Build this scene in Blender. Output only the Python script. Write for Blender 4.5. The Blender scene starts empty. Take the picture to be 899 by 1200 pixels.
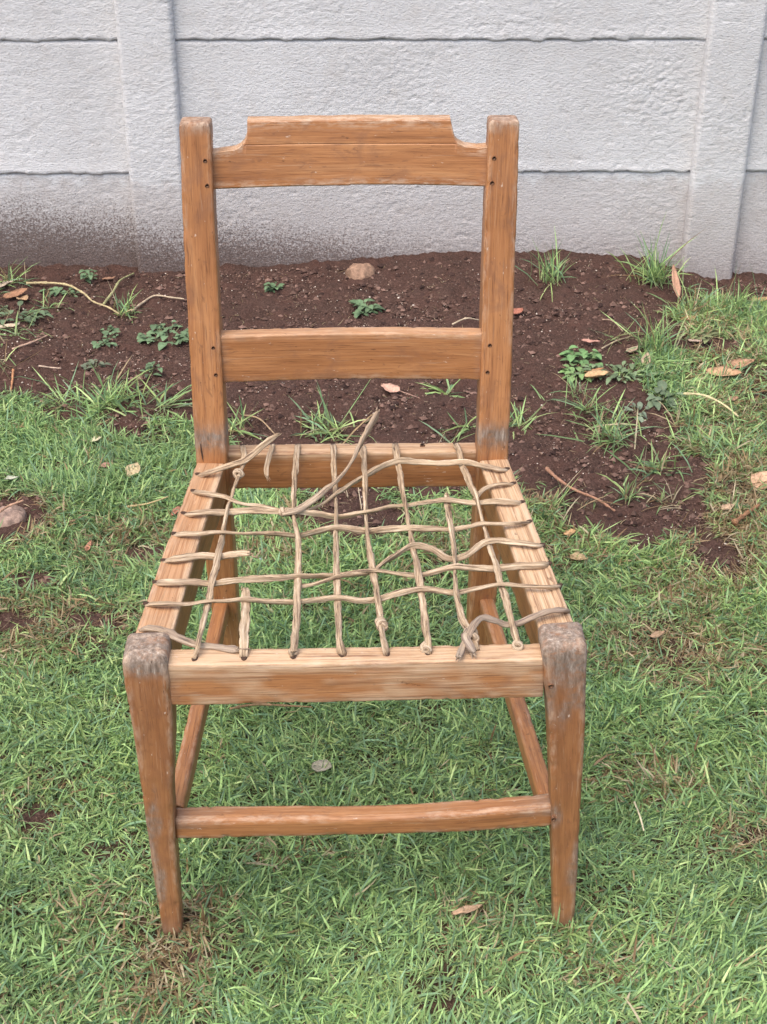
import bpy, bmesh, math, random
import numpy as np
from mathutils import Vector

random.seed(7)
rng = np.random.default_rng(11)
S = bpy.context.scene
COL = S.collection

# ------------------------------------------------------------------ camera
CAM_H, PITCH, ROLL, FPX = 1.45095, 0.56630, 0.002718, 1800.0   # focal in pixels of a 899x1200 frame
cam_d = bpy.data.cameras.new("camera")
cam = bpy.data.objects.new("camera", cam_d)
COL.objects.link(cam)
cam.location = (0, 0, CAM_H)
cam.rotation_mode = 'XYZ'
cam.rotation_euler = (math.pi / 2 - PITCH, 0, 0)
cam.rotation_euler = (cam.rotation_euler.to_matrix() @ __import__('mathutils').Matrix.Rotation(ROLL, 3, 'Z')).to_euler()
cam_d.sensor_fit = 'VERTICAL'
cam_d.sensor_height = 24.0
cam_d.lens = 24.0 * FPX / 1200.0
cam_d.clip_start = 0.05
cam_d.clip_end = 500
S.camera = cam

# ------------------------------------------------------------------ light
SUN_EL, SUN_AZ = math.radians(62), math.radians(215)     # azimuth clockwise from +Y: behind-left of the camera
w = bpy.data.worlds.new("World")
S.world = w
w.use_nodes = True
wn = w.node_tree.nodes
sky = wn.new('ShaderNodeTexSky')
sky.sky_type = 'NISHITA'
sky.sun_disc = False
sky.sun_elevation = SUN_EL
sky.sun_rotation = SUN_AZ
sky.dust_density = 3.5
sky.ozone_density = 0.6
bg = wn['Background']
bg.inputs['Strength'].default_value = 0.15
w.node_tree.links.new(sky.outputs['Color'], bg.inputs['Color'])
sun_d = bpy.data.lights.new("sun", 'SUN')
sun_d.energy = 1.35
sun_d.angle = math.radians(65)
sun_d.color = (1.0, 0.94, 0.84)
sun = bpy.data.objects.new("sun", sun_d)
COL.objects.link(sun)
dirv = Vector((math.sin(SUN_AZ) * math.cos(SUN_EL), math.cos(SUN_AZ) * math.cos(SUN_EL), math.sin(SUN_EL)))
sun.rotation_euler = dirv.to_track_quat('Z', 'Y').to_euler()
sun.location = (0, 0, 6)
S.view_settings.view_transform = 'Standard'
S.view_settings.look = 'None'
S.view_settings.exposure = 0.85
S.view_settings.gamma = 1.0

# ------------------------------------------------------------------ helpers
def tag(o, label=None, cat=None, group=None, kind=None):
    if label: o['label'] = label
    if cat: o['category'] = cat
    if group: o['group'] = group
    if kind: o['kind'] = kind
    return o

def empty(name, loc, rz=0.0):
    o = bpy.data.objects.new(name, None)
    COL.objects.link(o)
    o.location = loc
    o.rotation_euler = (0, 0, rz)
    o.empty_display_size = 0.05
    return o

def mesh_np(name, V, F, mat, parent=None, attrs=None, smooth=True):
    """V (n,3); F list of (loops array (m,k)) blocks; attrs: name -> (n,3|4) point data"""
    me = bpy.data.meshes.new(name)
    V = np.asarray(V, np.float32)
    me.vertices.add(len(V))
    me.vertices.foreach_set('co', V.ravel())
    loops, starts, tot = [], [], 0
    for blk in F:
        blk = np.asarray(blk, np.int32)
        if len(blk) == 0: continue
        k = blk.shape[1]
        starts.append(tot + np.arange(len(blk), dtype=np.int32) * k)
        loops.append(blk.ravel())
        tot += blk.size
    loops = np.concatenate(loops); starts = np.concatenate(starts)
    me.loops.add(len(loops)); me.polygons.add(len(starts))
    me.loops.foreach_set('vertex_index', loops)
    me.polygons.foreach_set('loop_start', starts)
    if attrs:
        for an, data in attrs.items():
            data = np.asarray(data, np.float32)
            if data.ndim == 1:
                a = me.attributes.new(an, 'FLOAT', 'POINT'); a.data.foreach_set('value', data)
            elif data.shape[1] == 3:
                a = me.attributes.new(an, 'FLOAT_VECTOR', 'POINT'); a.data.foreach_set('vector', data.ravel())
            else:
                a = me.attributes.new(an, 'FLOAT_COLOR', 'POINT'); a.data.foreach_set('color', data.ravel())
    me.update(calc_edges=True)
    me.validate()
    me.polygons.foreach_set('use_smooth', np.full(len(me.polygons), smooth))
    me.materials.append(mat)
    o = bpy.data.objects.new(name, me)
    COL.objects.link(o)
    if parent is not None: o.parent = parent
    return o

def _hash(ix, iy, seed):
    h = (ix.astype(np.int64) * 374761393 + iy.astype(np.int64) * 668265263 + seed * 1442695041) & 0xFFFFFFFF
    h = ((h ^ (h >> 13)) * 1274126177) & 0xFFFFFFFF
    h = h ^ (h >> 16)
    return (h & 0xFFFFFF) / float(0xFFFFFF)

def vnoise(x, y, seed=0):
    x = np.asarray(x, float); y = np.asarray(y, float)
    ix, iy = np.floor(x), np.floor(y)
    fx, fy = x - ix, y - iy
    fx = fx * fx * (3 - 2 * fx); fy = fy * fy * (3 - 2 * fy)
    a = _hash(ix, iy, seed); b = _hash(ix + 1, iy, seed); c = _hash(ix, iy + 1, seed); d = _hash(ix + 1, iy + 1, seed)
    return a + (b - a) * fx + (c - a) * fy + (a - b - c + d) * fx * fy

def fbm(x, y, seed=0, octv=4):
    s, a, t = 0, 0.5, 0
    for k in range(octv):
        s = s + a * vnoise(x * 2 ** k + 17.3 * k, y * 2 ** k - 9.1 * k, seed + k); t += a; a *= 0.5
    return s / t

def sstep(a, b, x):
    t = np.clip((np.asarray(x, float) - a) / (b - a), 0, 1)
    return t * t * (3 - 2 * t)

# photograph pixel -> world ray (only used to read real positions off the photograph once)
_c, _s = math.cos(PITCH), math.sin(PITCH)
def ray(px, py):
    u, v = px - 449.5, py - 600.0
    cr, sr = math.cos(ROLL), math.sin(ROLL)
    u, v = u * cr + v * sr, -u * sr + v * cr
    a, b = u / FPX, -v / FPX
    return np.array([a, _c + b * _s, -_s + b * _c])
def on_z(px, py, z):
    r = ray(px, py); t = (z - CAM_H) / r[2]
    return np.array([0, 0, CAM_H]) + t * r

# ------------------------------------------------------------------ ground height
WALL_Y, WALL_YAW = 3.4106, 0.01779
def ground_z(x, y):
    x = np.asarray(x, float); y = np.asarray(y, float)
    base = np.interp(x, [-1.2, -.55, -.25, 0.0, .15, .42, .58, .70, .80, 1.3], [-.016, -.022, -.02, -.004, .012, .014, .0, -.025, -.048, -.05])
    wgt = sstep(2.75, 3.36, y) * (1 - sstep(3.6, 4.2, y))
    z = -.004 * (1 - wgt) + base * wgt
    near = np.exp(-((np.abs(x) / 3.0) ** 4)) * sstep(.2, .7, y)
    z = z + near * (.016 * (fbm(x * 3.1, y * 3.1, 3, 3) - .5) + .010 * (fbm(x * 14, y * 14, 5, 3) - .5))
    return z
def on_ground(px, py):
    z = 0.0
    for _ in range(5):
        p = on_z(px, py, z); z = float(ground_z(p[0], p[1]))
    return p

# ------------------------------------------------------------------ where grass grows, where the soil is bare
def poly_world(pts):
    return np.array([on_z(a, b, -.008)[:2] for a, b in pts])
def inside(poly, x, y):
    r = np.zeros(np.shape(x), bool)
    n = len(poly)
    for i in range(n):
        x1, y1 = poly[i]; x2, y2 = poly[(i + 1) % n]
        if y1 == y2: continue
        c = ((y1 > y) != (y2 > y)) & (x < (x2 - x1) * (y - y1) / (y2 - y1) + x1)
        r ^= c
    return r
LAWN = poly_world([(-2500, 480), (-300, 480), (0, 478), (35, 476), (70, 492), (105, 506), (150, 512), (190, 502), (240, 506), (268, 560), (300, 580), (350, 588),
                   (372, 616), (410, 628), (438, 612), (450, 590), (500, 582), (560, 580), (600, 578), (640, 584), (668, 606), (700, 620), (735, 632), (770, 652),
                   (800, 645), (836, 628), (820, 606), (812, 590), (842, 570), (838, 548), (812, 530), (806, 508), (780, 494), (770, 474), (756, 462), (748, 448),
                   (756, 424), (764, 408), (782, 416), (800, 422), (812, 404), (796, 384), (800, 356), (822, 342), (860, 338), (1000, 338), (3000, 345),
                   (9000, 1500), (3000, 4000), (-2500, 4000), (-9000, 1500)])
def ellipses(lst, x, y):
    m = np.zeros(np.shape(x))
    for px, py, rx, ry, s in lst:
        c = on_z(px, py, -.008)
        e1 = on_z(px + rx, py, -.008); e2 = on_z(px, py - ry, -.008)
        d = ((x - c[0]) / (e1[0] - c[0])) ** 2 + ((y - c[1]) / (e2[1] - c[1])) ** 2
        m = np.maximum(m, s * np.exp(-d * d * .7))
    return m
BARE = [(840, 405, 44, 13, .62), (806, 345, 30, 10, .5), (880, 470, 26, 10, .5), (845, 500, 22, 8, .5), (875, 385, 22, 8, .45), (12, 612, 42, 26, .95), (42, 684, 34, 9, .95), (15, 735, 40, 16, .6), (110, 730, 46, 12, .65), (175, 655, 26, 10, .7), (60, 553, 20, 8, .55),
        (46, 962, 22, 12, .8), (205, 1135, 34, 40, .36), (235, 1075, 22, 12, .35), (840, 655, 34, 26, .65), (800, 765, 60, 20, .35), (790, 775, 16, 10, .5),
        (868, 440, 60, 16, .45), (770, 475, 22, 12, .5), (880, 985, 26, 12, .5), (850, 580, 40, 16, .3), (120, 556, 22, 8, .5),
        (320, 1150, 22, 10, .4), (20, 1110, 18, 10, .5), (770, 735, 34, 12, .35), (560, 1075, 18, 10, .3), (420, 610, 60, 22, .85), (660, 655, 24, 12, .35),
        (860, 1080, 18, 6, .4), (730, 870, 20, 8, .4), (120, 1050, 20, 10, .4)]
DRY = [(840, 400, 60, 40, .6), (870, 500, 50, 40, .4), (205, 1130, 50, 60, 1.0), (20, 615, 50, 30, .9), (850, 640, 60, 45, .95), (790, 765, 80, 40, .85), (870, 985, 40, 24, .7), (860, 570, 60, 40, .8),
       (690, 590, 80, 26, .7), (190, 935, 30, 14, .45), (40, 735, 80, 36, .75), (150, 640, 60, 30, .6), (550, 1075, 40, 18, .6), (230, 1070, 40, 20, .8),
       (700, 1150, 40, 16, .5), (870, 440, 70, 24, .5), (760, 915, 60, 30, .5), (300, 650, 60, 26, .5), (400, 605, 60, 16, .6), (100, 730, 70, 20, .7),
       (560, 640, 90, 30, .5), (660, 640, 60, 40, .35), (130, 1080, 60, 40, .35), (800, 690, 60, 30, .6), (340, 1000, 60, 20, .3)]
def lawn_mask(x, y):
    jx = (fbm(x * 16, y * 16, 21, 3) - .5) * .10
    jy = (fbm(x * 16, y * 16, 41, 3) - .5) * .12
    m = inside(LAWN, x + jx, y + jy).astype(float)
    fringe = inside(LAWN, x + jx * 2.8, y + jy * 2.8) * .22
    m = np.maximum(m, fringe)
    m = m * (1 - np.clip(1.7 * ellipses(BARE, x, y), 0, 1))
    thin = sstep(.66, .80, fbm(x * 11, y * 11, 77, 3)) * .6
    return m * (1 - thin)

# ------------------------------------------------------------------ materials
def new_mat(name):
    m = bpy.data.materials.new(name)
    m.use_nodes = True
    nt = m.node_tree
    b = nt.nodes['Principled BSDF']
    return m, nt, b
def N(nt, t, **kw):
    n = nt.nodes.new(t)
    for k, v in kw.items():
        if k in n.inputs.keys() if hasattr(n.inputs, 'keys') else False: n.inputs[k].default_value = v
        else: setattr(n, k, v)
    return n
def link(nt, a, b): nt.links.new(a, b)
def ramp(nt, src, stops):
    r = nt.nodes.new('ShaderNodeValToRGB')
    el = r.color_ramp.elements
    while len(el) < len(stops): el.new(0.5)
    for e, (p, c) in zip(el, stops):
        e.position = p
        e.color = (c, c, c, 1) if isinstance(c, (int, float)) else (*c, 1)
    link(nt, src, r.inputs['Fac'])
    return r.outputs['Color']
def mix(nt, fac, a, b, mode='MIX'):
    m = nt.nodes.new('ShaderNodeMix'); m.data_type = 'RGBA'; m.blend_type = mode; m.clamp_factor = True
    for sock, v in ((m.inputs[0], fac), (m.inputs[6], a), (m.inputs[7], b)):
        if hasattr(v, 'links'): link(nt, v, sock)
        elif isinstance(v, (int, float)): sock.default_value = v if sock.type == 'VALUE' else (v, v, v, 1)
        else: sock.default_value = (*v, 1)
    return m.outputs[2]
def mth(nt, op, a, b=0.0, clamp=False):
    m = nt.nodes.new('ShaderNodeMath'); m.operation = op; m.use_clamp = clamp
    for sock, v in ((m.inputs[0], a), (m.inputs[1], b)):
        if hasattr(v, 'links'): link(nt, v, sock)
        else: sock.default_value = v
    return m.outputs[0]
def noise(nt, vec, scale, detail=4, rough=.55, dist=0.0):
    n = nt.nodes.new('ShaderNodeTexNoise')
    n.inputs['Scale'].default_value = scale; n.inputs['Detail'].default_value = detail
    n.inputs['Roughness'].default_value = rough; n.inputs['Distortion'].default_value = dist
    link(nt, vec, n.inputs['Vector'])
    return n.outputs['Fac']
def scaled(nt, vec, sc, loc=(0, 0, 0)):
    m = nt.nodes.new('ShaderNodeMapping')
    m.inputs['Scale'].default_value = sc; m.inputs['Location'].default_value = loc
    link(nt, vec, m.inputs['Vector'])
    return m.outputs['Vector']
def bump(nt, h, strength, dist, prev=None):
    b = nt.nodes.new('ShaderNodeBump')
    b.inputs['Strength'].default_value = strength; b.inputs['Distance'].default_value = dist
    link(nt, h, b.inputs['Height'])
    if prev is not None: link(nt, prev, b.inputs['Normal'])
    return b.outputs['Normal']
def attr(nt, name):
    a = nt.nodes.new('ShaderNodeAttribute'); a.attribute_name = name
    return a

def wood_material():
    m, nt, b = new_mat("old_wood")
    gc = attr(nt, 'gc').outputs['Vector']
    wr = nt.nodes.new('ShaderNodeSeparateColor'); link(nt, attr(nt, 'wear').outputs['Color'], wr.inputs['Color'])
    wear, grime, raw = wr.outputs[0], wr.outputs[1], wr.outputs[2]
    warp = scaled(nt, gc, (9, 9, 2.2))
    wv = nt.nodes.new('ShaderNodeTexWave'); wv.wave_type = 'BANDS'; wv.bands_direction = 'X'
    wv.inputs['Scale'].default_value = 26; wv.inputs['Distortion'].default_value = 9; wv.inputs['Detail'].default_value = 4
    wv.inputs['Detail Scale'].default_value = 1.6
    link(nt, scaled(nt, gc, (1, 1, .09)), wv.inputs['Vector'])
    streak = noise(nt, scaled(nt, gc, (330, 330, 9)), 1, 5, .65, .3)
    broad = noise(nt, scaled(nt, gc, (45, 45, 4.5)), 1, 4, .6, .5)
    blot = noise(nt, scaled(nt, gc, (26, 26, 18)), 1, 5, .62, .6)
    pores = noise(nt, scaled(nt, gc, (800, 800, 26)), 1, 2, .6)
    c = ramp(nt, broad, [(.22, (.265, .112, .042)), (.42, (.400, .174, .066)), (.58, (.455, .208, .083)), (.80, (.53, .275, .125))])
    c = mix(nt, mth(nt, 'MULTIPLY', ramp(nt, wv.outputs['Fac'], [(.0, 0.0), (.65, .15), (1, 1.0)]), .26), c, (.24, .086, .032))
    c = mix(nt, mth(nt, 'MULTIPLY', ramp(nt, streak, [(.46, 0.0), (.60, 1.0)]), .26), c, (.17, .058, .022))
    c = mix(nt, ramp(nt, pores, [(.58, 0.0), (.70, .7)]), c, (.11, .040, .018))
    c = mix(nt, ramp(nt, blot, [(.52, 0.0), (.70, .65)]), c, (.235, .110, .060))
    lines = noise(nt, scaled(nt, gc, (620, 620, 7), (2, 5, 0)), 1, 2, .5, .5)
    c = mix(nt, mth(nt, 'MULTIPLY', ramp(nt, lines, [(.575, 0.0), (.605, 1.0)]), ramp(nt, broad, [(.35, .34), (.65, .08)])), c, (.135, .052, .020))
    spots = noise(nt, scaled(nt, gc, (95, 95, 42), (4, 4, 4)), 1, 4, .7, .8)
    c = mix(nt, ramp(nt, spots, [(.60, 0.0), (.67, .5)]), c, (.19, .088, .046))
    c = mix(nt, mth(nt, 'MULTIPLY', attr(nt, 'wear').outputs['Alpha'], ramp(nt, blot, [(.35, .55), (.6, 1.0)])), c, mix(nt, streak, (.17, .066, .027), (.285, .125, .056)))
    # raw bare timber where the finish has gone
    rawf = mth(nt, 'ADD', mth(nt, 'MULTIPLY', raw, 1.25), mth(nt, 'SUBTRACT', mth(nt, 'MULTIPLY', blot, .5), .33), True)
    rawf = mth(nt, 'MULTIPLY', rawf, mth(nt, 'GREATER_THAN', raw, .02), True)
    rc = ramp(nt, streak, [(.34, (.64, .455, .30)), (.48, (.55, .365, .215)), (.58, (.38, .225, .125)), (.70, (.20, .105, .06))])
    c = mix(nt, rawf, c, rc)
    # fine pale checks along the grain
    chk = ramp(nt, noise(nt, scaled(nt, gc, (420, 420, 14), (5, 8, 1)), 1, 2, .5, .6), [(.655, 0.0), (.69, 1.0)])
    c = mix(nt, mth(nt, 'MULTIPLY', chk, mth(nt, 'ADD', .18, mth(nt, 'MULTIPLY', rawf, .5))), c, (.66, .46, .30))
    # grey weathered grime
    gfac = mth(nt, 'MULTIPLY', grime, ramp(nt, noise(nt, gc, 85, 5, .7, .4), [(.30, .25), (.58, 1.25)]), True)
    c = mix(nt, gfac, c, ramp(nt, noise(nt, scaled(nt, gc, (230, 230, 42)), 1, 5, .7), [(.3, (.095, .064, .043)), (.50, (.215, .160, .122)), (.62, (.32, .255, .205)), (.70, (.60, .51, .41))]))
    # pale scuffs on the edges and flecks of old paint
    wf = mth(nt, 'MULTIPLY', wear, ramp(nt, noise(nt, scaled(nt, gc, (150, 150, 45)), 1, 5, .72), [(.44, 0.0), (.66, .9)]), True)
    c = mix(nt, wf, c, (.62, .46, .33))
    fl = ramp(nt, noise(nt, scaled(nt, gc, (210, 210, 75), (3, 1, 2)), 1, 3, .6), [(.70, 0.0), (.73, 1.0)])
    c = mix(nt, mth(nt, 'MULTIPLY', fl, .6), c, (.66, .53, .42))
    dk = ramp(nt, noise(nt, scaled(nt, gc, (120, 120, 60), (7, 3, 9)), 1, 3, .6), [(.69, 0.0), (.74, 1.0)])
    c = mix(nt, mth(nt, 'MULTIPLY', dk, .6), c, (.07, .028, .014))
    link(nt, c, b.inputs['Base Color'])
    rg = mix(nt, mth(nt, 'MAXIMUM', gfac, rawf), mix(nt, blot, .36, .58), .78)
    sp = nt.nodes.new('ShaderNodeSeparateColor'); link(nt, rg, sp.inputs['Color']); link(nt, sp.outputs[0], b.inputs['Roughness'])
    b.inputs['Specular IOR Level'].default_value = .42
    h = mth(nt, 'ADD', mth(nt, 'MULTIPLY', streak, mth(nt, 'ADD', mth(nt, 'MULTIPLY', rawf, 1.2), .35)), mth(nt, 'MULTIPLY', blot, .5))
    link(nt, bump(nt, h, .55, .0016), b.inputs['Normal'])
    return m

def thong_material():
    m, nt, b = new_mat("dry_rawhide")
    gc = attr(nt, 'gc').outputs['Vector']
    st = noise(nt, scaled(nt, gc, (420, 420, 22)), 1, 5, .68, .4)
    bl = noise(nt, scaled(nt, gc, (60, 60, 30)), 1, 4, .6)
    c = ramp(nt, st, [(.36, (.085, .050, .030)), (.44, (.36, .245, .145)), (.55, (.54, .405, .265)), (.68, (.74, .60, .43))])
    c = mix(nt, ramp(nt, bl, [(.50, 0.0), (.66, .5)]), c, (.30, .205, .135))
    wr = nt.nodes.new('ShaderNodeSeparateColor'); link(nt, attr(nt, 'wear').outputs['Color'], wr.inputs['Color'])
    c = mix(nt, mth(nt, 'MULTIPLY', wr.outputs[1], .8), c, (.22, .175, .155))
    link(nt, c, b.inputs['Base Color'])
    b.inputs['Roughness'].default_value = .72
    b.inputs['Specular IOR Level'].default_value = .35
    link(nt, bump(nt, mth(nt, 'ADD', st, bl), .8, .0016), b.inputs['Normal'])
    return m

def plain_wood(name, col, rough=.75, var=.4, scale=300):
    m, nt, b = new_mat(name)
    tc = nt.nodes.new('ShaderNodeTexCoord').outputs['Object']
    n = noise(nt, tc, scale, 4, .65)
    d = tuple(x * (1 - var) for x in col); l = tuple(min(1, x * (1 + var)) for x in col)
    c = ramp(nt, n, [(.3, d), (.7, l)])
    link(nt, c, b.inputs['Base Color'])
    b.inputs['Roughness'].default_value = rough
    link(nt, bump(nt, n, .5, .001), b.inputs['Normal'])
    return m

def blade_material():
    m, nt, b = new_mat("grass_blades")
    a = attr(nt, 'col').outputs['Color']
    tc = nt.nodes.new('ShaderNodeTexCoord').outputs['Object']
    n = noise(nt, tc, 260, 3, .6)
    c = mix(nt, 1.0, a, ramp(nt, n, [(.3, .78), (.7, 1.16)]), 'MULTIPLY')
    link(nt, c, b.inputs['Base Color'])
    b.inputs['Roughness'].default_value = .48
    b.inputs['Specular IOR Level'].default_value = .42
    tr = nt.nodes.new('ShaderNodeBsdfTranslucent'); link(nt, c, tr.inputs['Color'])
    ms = nt.nodes.new('ShaderNodeMixShader'); ms.inputs[0].default_value = .34
    out = nt.nodes['Material Output']
    link(nt, b.outputs[0], ms.inputs[1]); link(nt, tr.outputs[0], ms.inputs[2]); link(nt, ms.outputs[0], out.inputs['Surface'])
    return m

def soil_material():
    m, nt, b = new_mat("ground_soil")
    tc = nt.nodes.new('ShaderNodeTexCoord').outputs['Object']
    msk = attr(nt, 'lawn').outputs['Fac']
    n1 = noise(nt, tc, 240, 5, .7); n2 = noise(nt, tc, 16, 5, .6); n3 = noise(nt, tc, 900, 3, .7); n4 = noise(nt, tc, 60, 4, .7)
    c = ramp(nt, n1, [(.28, (.032, .018, .014)), (.52, (.090, .051, .040)), (.74, (.20, .122, .096))])
    c = mix(nt, ramp(nt, n2, [(.40, 0.0), (.66, .55)]), c, (.115, .056, .043))
    c = mix(nt, ramp(nt, n3, [(.70, 0.0), (.78, .8)]), c, (.36, .27, .21))
    th = ramp(nt, n4, [(.3, (.045, .032, .018)), (.55, (.10, .075, .040)), (.75, (.22, .155, .09))])
    c = mix(nt, mth(nt, 'MULTIPLY', msk, .75), c, th)
    link(nt, c, b.inputs['Base Color'])
    b.inputs['Roughness'].default_value = .95
    b.inputs['Specular IOR Level'].default_value = .2
    h = mth(nt, 'ADD', mth(nt, 'MULTIPLY', n1, .8), mth(nt, 'ADD', mth(nt, 'MULTIPLY', n3, .35), n4))
    link(nt, bump(nt, h, .9, .006), b.inputs['Normal'])
    return m

def attr_material(name, rough=.8, var=.25, scale=420, bdist=.001):
    m, nt, b = new_mat(name)
    a = attr(nt, 'col').outputs['Color']
    tc = nt.nodes.new('ShaderNodeTexCoord').outputs['Object']
    n = noise(nt, tc, scale, 4, .65)
    c = mix(nt, 1.0, a, ramp(nt, n, [(.3, 1 - var), (.7, 1 + var)]), 'MULTIPLY')
    link(nt, c, b.inputs['Base Color'])
    b.inputs['Roughness'].default_value = rough
    b.inputs['Specular IOR Level'].default_value = .3
    link(nt, bump(nt, n, .6, bdist), b.inputs['Normal'])
    return m

def wall_material():
    m, nt, b = new_mat("painted_rough_concrete")
    tc = nt.nodes.new('ShaderNodeTexCoord').outputs['Object']
    sp = nt.nodes.new('ShaderNodeSeparateXYZ'); link(nt, tc, sp.inputs[0])
    X, Z = sp.outputs['X'], sp.outputs['Z']
    big = noise(nt, tc, 3.2, 4, .6); med = noise(nt, tc, 22, 5, .65); fine = noise(nt, scaled(nt, tc, (120, 120, 230)), 1, 5, .7)
    grit = noise(nt, tc, 330, 3, .7)
    c = ramp(nt, big, [(.3, (.60, .59, .59)), (.7, (.715, .71, .715))])
    c = mix(nt, ramp(nt, med, [(.50, 0.0), (.75, .35)]), c, (.52, .47, .43))
    # lowest course has lost most of its paint
    low = mth(nt, 'SUBTRACT', .205, Z)
    lf = ramp(nt, mth(nt, 'ADD', mth(nt, 'MULTIPLY', low, 3.2), mth(nt, 'MULTIPLY', mth(nt, 'SUBTRACT', med, .5), .5)), [(.0, 0.0), (.05, .35), (.75, .75)])
    c = mix(nt, lf, c, ramp(nt, grit, [(.3, (.32, .265, .245)), (.6, (.50, .445, .425)), (.8, (.62, .57, .55))]))
    # splashed red soil low on the wall, strongest at the left
    hgt = mth(nt, 'ADD', .080, mth(nt, 'MULTIPLY', X, -.075))
    spl = mth(nt, 'SUBTRACT', hgt, Z)
    xf = ramp(nt, mth(nt, 'ADD', mth(nt, 'MULTIPLY', X, .5), .5), [(.30, 1.0), (.47, .9), (.52, .65), (.60, .45), (.9, .35)])
    sf = mth(nt, 'ADD', mth(nt, 'MULTIPLY', spl, 8.5), mth(nt, 'MULTIPLY', mth(nt, 'SUBTRACT', noise(nt, tc, 235, 4, .7), .5), 3.4))
    sf = mth(nt, 'ADD', sf, mth(nt, 'MULTIPLY', mth(nt, 'SUBTRACT', big, .5), .8))
    sf = mth(nt, 'MULTIPLY', ramp(nt, sf, [(.0, 0.0), (.34, .40), (.65, .85), (1.0, 1.0)]), xf, True)
    c = mix(nt, mth(nt, 'MULTIPLY', sf, .86), c, ramp(nt, grit, [(.3, (.036, .018, .014)), (.52, (.090, .050, .038)), (.72, (.24, .165, .135))]))
    # shade in the sprayed coat's hollows, painted in as dark specks
    c = mix(nt, ramp(nt, fine, [(.58, 0.0), (.70, .6)]), c, (.30, .27, .255))
    link(nt, c, b.inputs['Base Color'])
    b.inputs['Roughness'].default_value = .9
    b.inputs['Specular IOR Level'].default_value = .25
    nn = bump(nt, fine, .8, .005)
    nn = bump(nt, grit, .5, .0018, nn)
    link(nt, nn, b.inputs['Normal'])
    return m

M_WOOD, M_THONG, M_BLADE, M_SOIL, M_WALL = wood_material(), thong_material(), blade_material(), soil_material(), wall_material()
M_PEG = plain_wood("dark_peg_wood", (.15, .066, .030), .7)
M_HOLE_SHADE_CRACK = plain_wood("hole_shade_and_crack", (.060, .030, .017), .9)  # colour of the cracks, and of the shade painted for the thong holes
M_LEAF = attr_material("dry_leaf_skin", .7, .3, 240, .0012)
M_WEED = attr_material("weed_leaf_skin", .55, .2, 240, .0008)
M_TWIG = attr_material("twig_bark", .8, .35, 380, .001)
M_CRUMB = attr_material("soil_crumb", .95, .3, 700, .001)
M_STONE = attr_material("stone_skin", .9, .4, 110, .004)

# ------------------------------------------------------------------ wall of precast panels between posts
wall = empty("concrete_wall", (0, WALL_Y, 0), WALL_YAW)
tag(wall, "long pale painted wall of rough precast concrete panels slotted between posts behind the chair", "wall")
POST0, PITCHX, POSTW = -.587, 1.2941, .1279
Z0, PH = .2090, .3041

def relief(x, z, seed, horiz=1.0):
    """sprayed, wrinkled coat of plaster"""
    wx = (fbm(x * 30, z * 40, seed + 50, 2) - .5) * .022
    wz = (fbm(x * 26, z * 30, seed + 60, 2) - .5) * .018
    a = fbm((x + wx) * 58, (z + wz) * 190, seed, 3)
    c = fbm(x * 150, z * 210, seed + 9, 2)
    r = 1 - np.abs(2 * a - 1) * 1.9
    big = fbm(x * 6, z * 7, seed + 30, 2)
    amp = .35 + 1.0 * sstep(.35, .68, fbm(x * 5 + 3, z * 6, seed + 90, 3))
    amp = .66 * amp + .9 * np.exp(-((x - .60) / .10) ** 2 - ((z - .40) / .07) ** 2) * (np.abs(x) < 1.2)
    pit = sstep(.80, .93, vnoise(x * 75 + seed, z * 75, seed + 41)) * sstep(.45, .6, fbm(x * 8, z * 8, seed + 43, 2))
    return amp * (.0014 * r + .0018 * (c - .5)) + .0016 * (big - .5) - .0014 * pit

def wall_panel(x0, x1, z0, z1, step, seed, yoff):
    nx = max(3, int((x1 - x0) / step)); nz = max(3, int((z1 - z0) / step))
    xs = np.linspace(x0, x1, nx + 1); zs = np.linspace(z0, z1, nz + 1)
    X, Zg = np.meshgrid(xs, zs)
    Y = -relief(X, Zg, seed) + yoff
    # ragged lip along the lower edge where the coat dripped, rounded upper edge
    lip = .0045 * (fbm(xs * 26, xs * 0 + seed, seed + 5, 4) - .5) * 2 - .004 * sstep(.62, .8, vnoise(xs * 38, xs * 0, seed + 8))
    d_lo = Zg - z0
    Zg = Zg + lip[None, :] * np.clip(1 - d_lo / .02, 0, 1)
    Y = Y + .006 * np.clip(1 - d_lo / .005, 0, 1) ** 2 - .0022 * np.clip(1 - d_lo / .03, 0, 1)
    d_hi = z1 - np.linspace(z0, z1, nz + 1)[:, None] + 0 * X
    Y = Y + .006 * np.clip(1 - d_hi / .006, 0, 1) ** 2
    V = np.stack([X.ravel(), Y.ravel(), Zg.ravel()], 1)
    idx = np.arange((nx + 1) * (nz + 1)).reshape(nz + 1, nx + 1)
    Q = np.stack([idx[:-1, :-1], idx[:-1, 1:], idx[1:, 1:], idx[1:, :-1]], -1).reshape(-1, 4)
    # back and rim
    n = len(V)
    rim = np.concatenate([idx[0, :], idx[1:, -1], idx[-1, -2::-1], idx[-2:0:-1, 0]])
    B = V[rim].copy(); B[:, 1] = yoff + .045
    V = np.concatenate([V, B])
    k = len(rim); i = np.arange(k); j = (i + 1) % k
    R = np.stack([rim[j], rim[i], n + i, n + j], 1)
    o = mesh_np("wall_panel", V, [Q, R, (n + i)[None, :]], M_WALL, wall)
    return o

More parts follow.
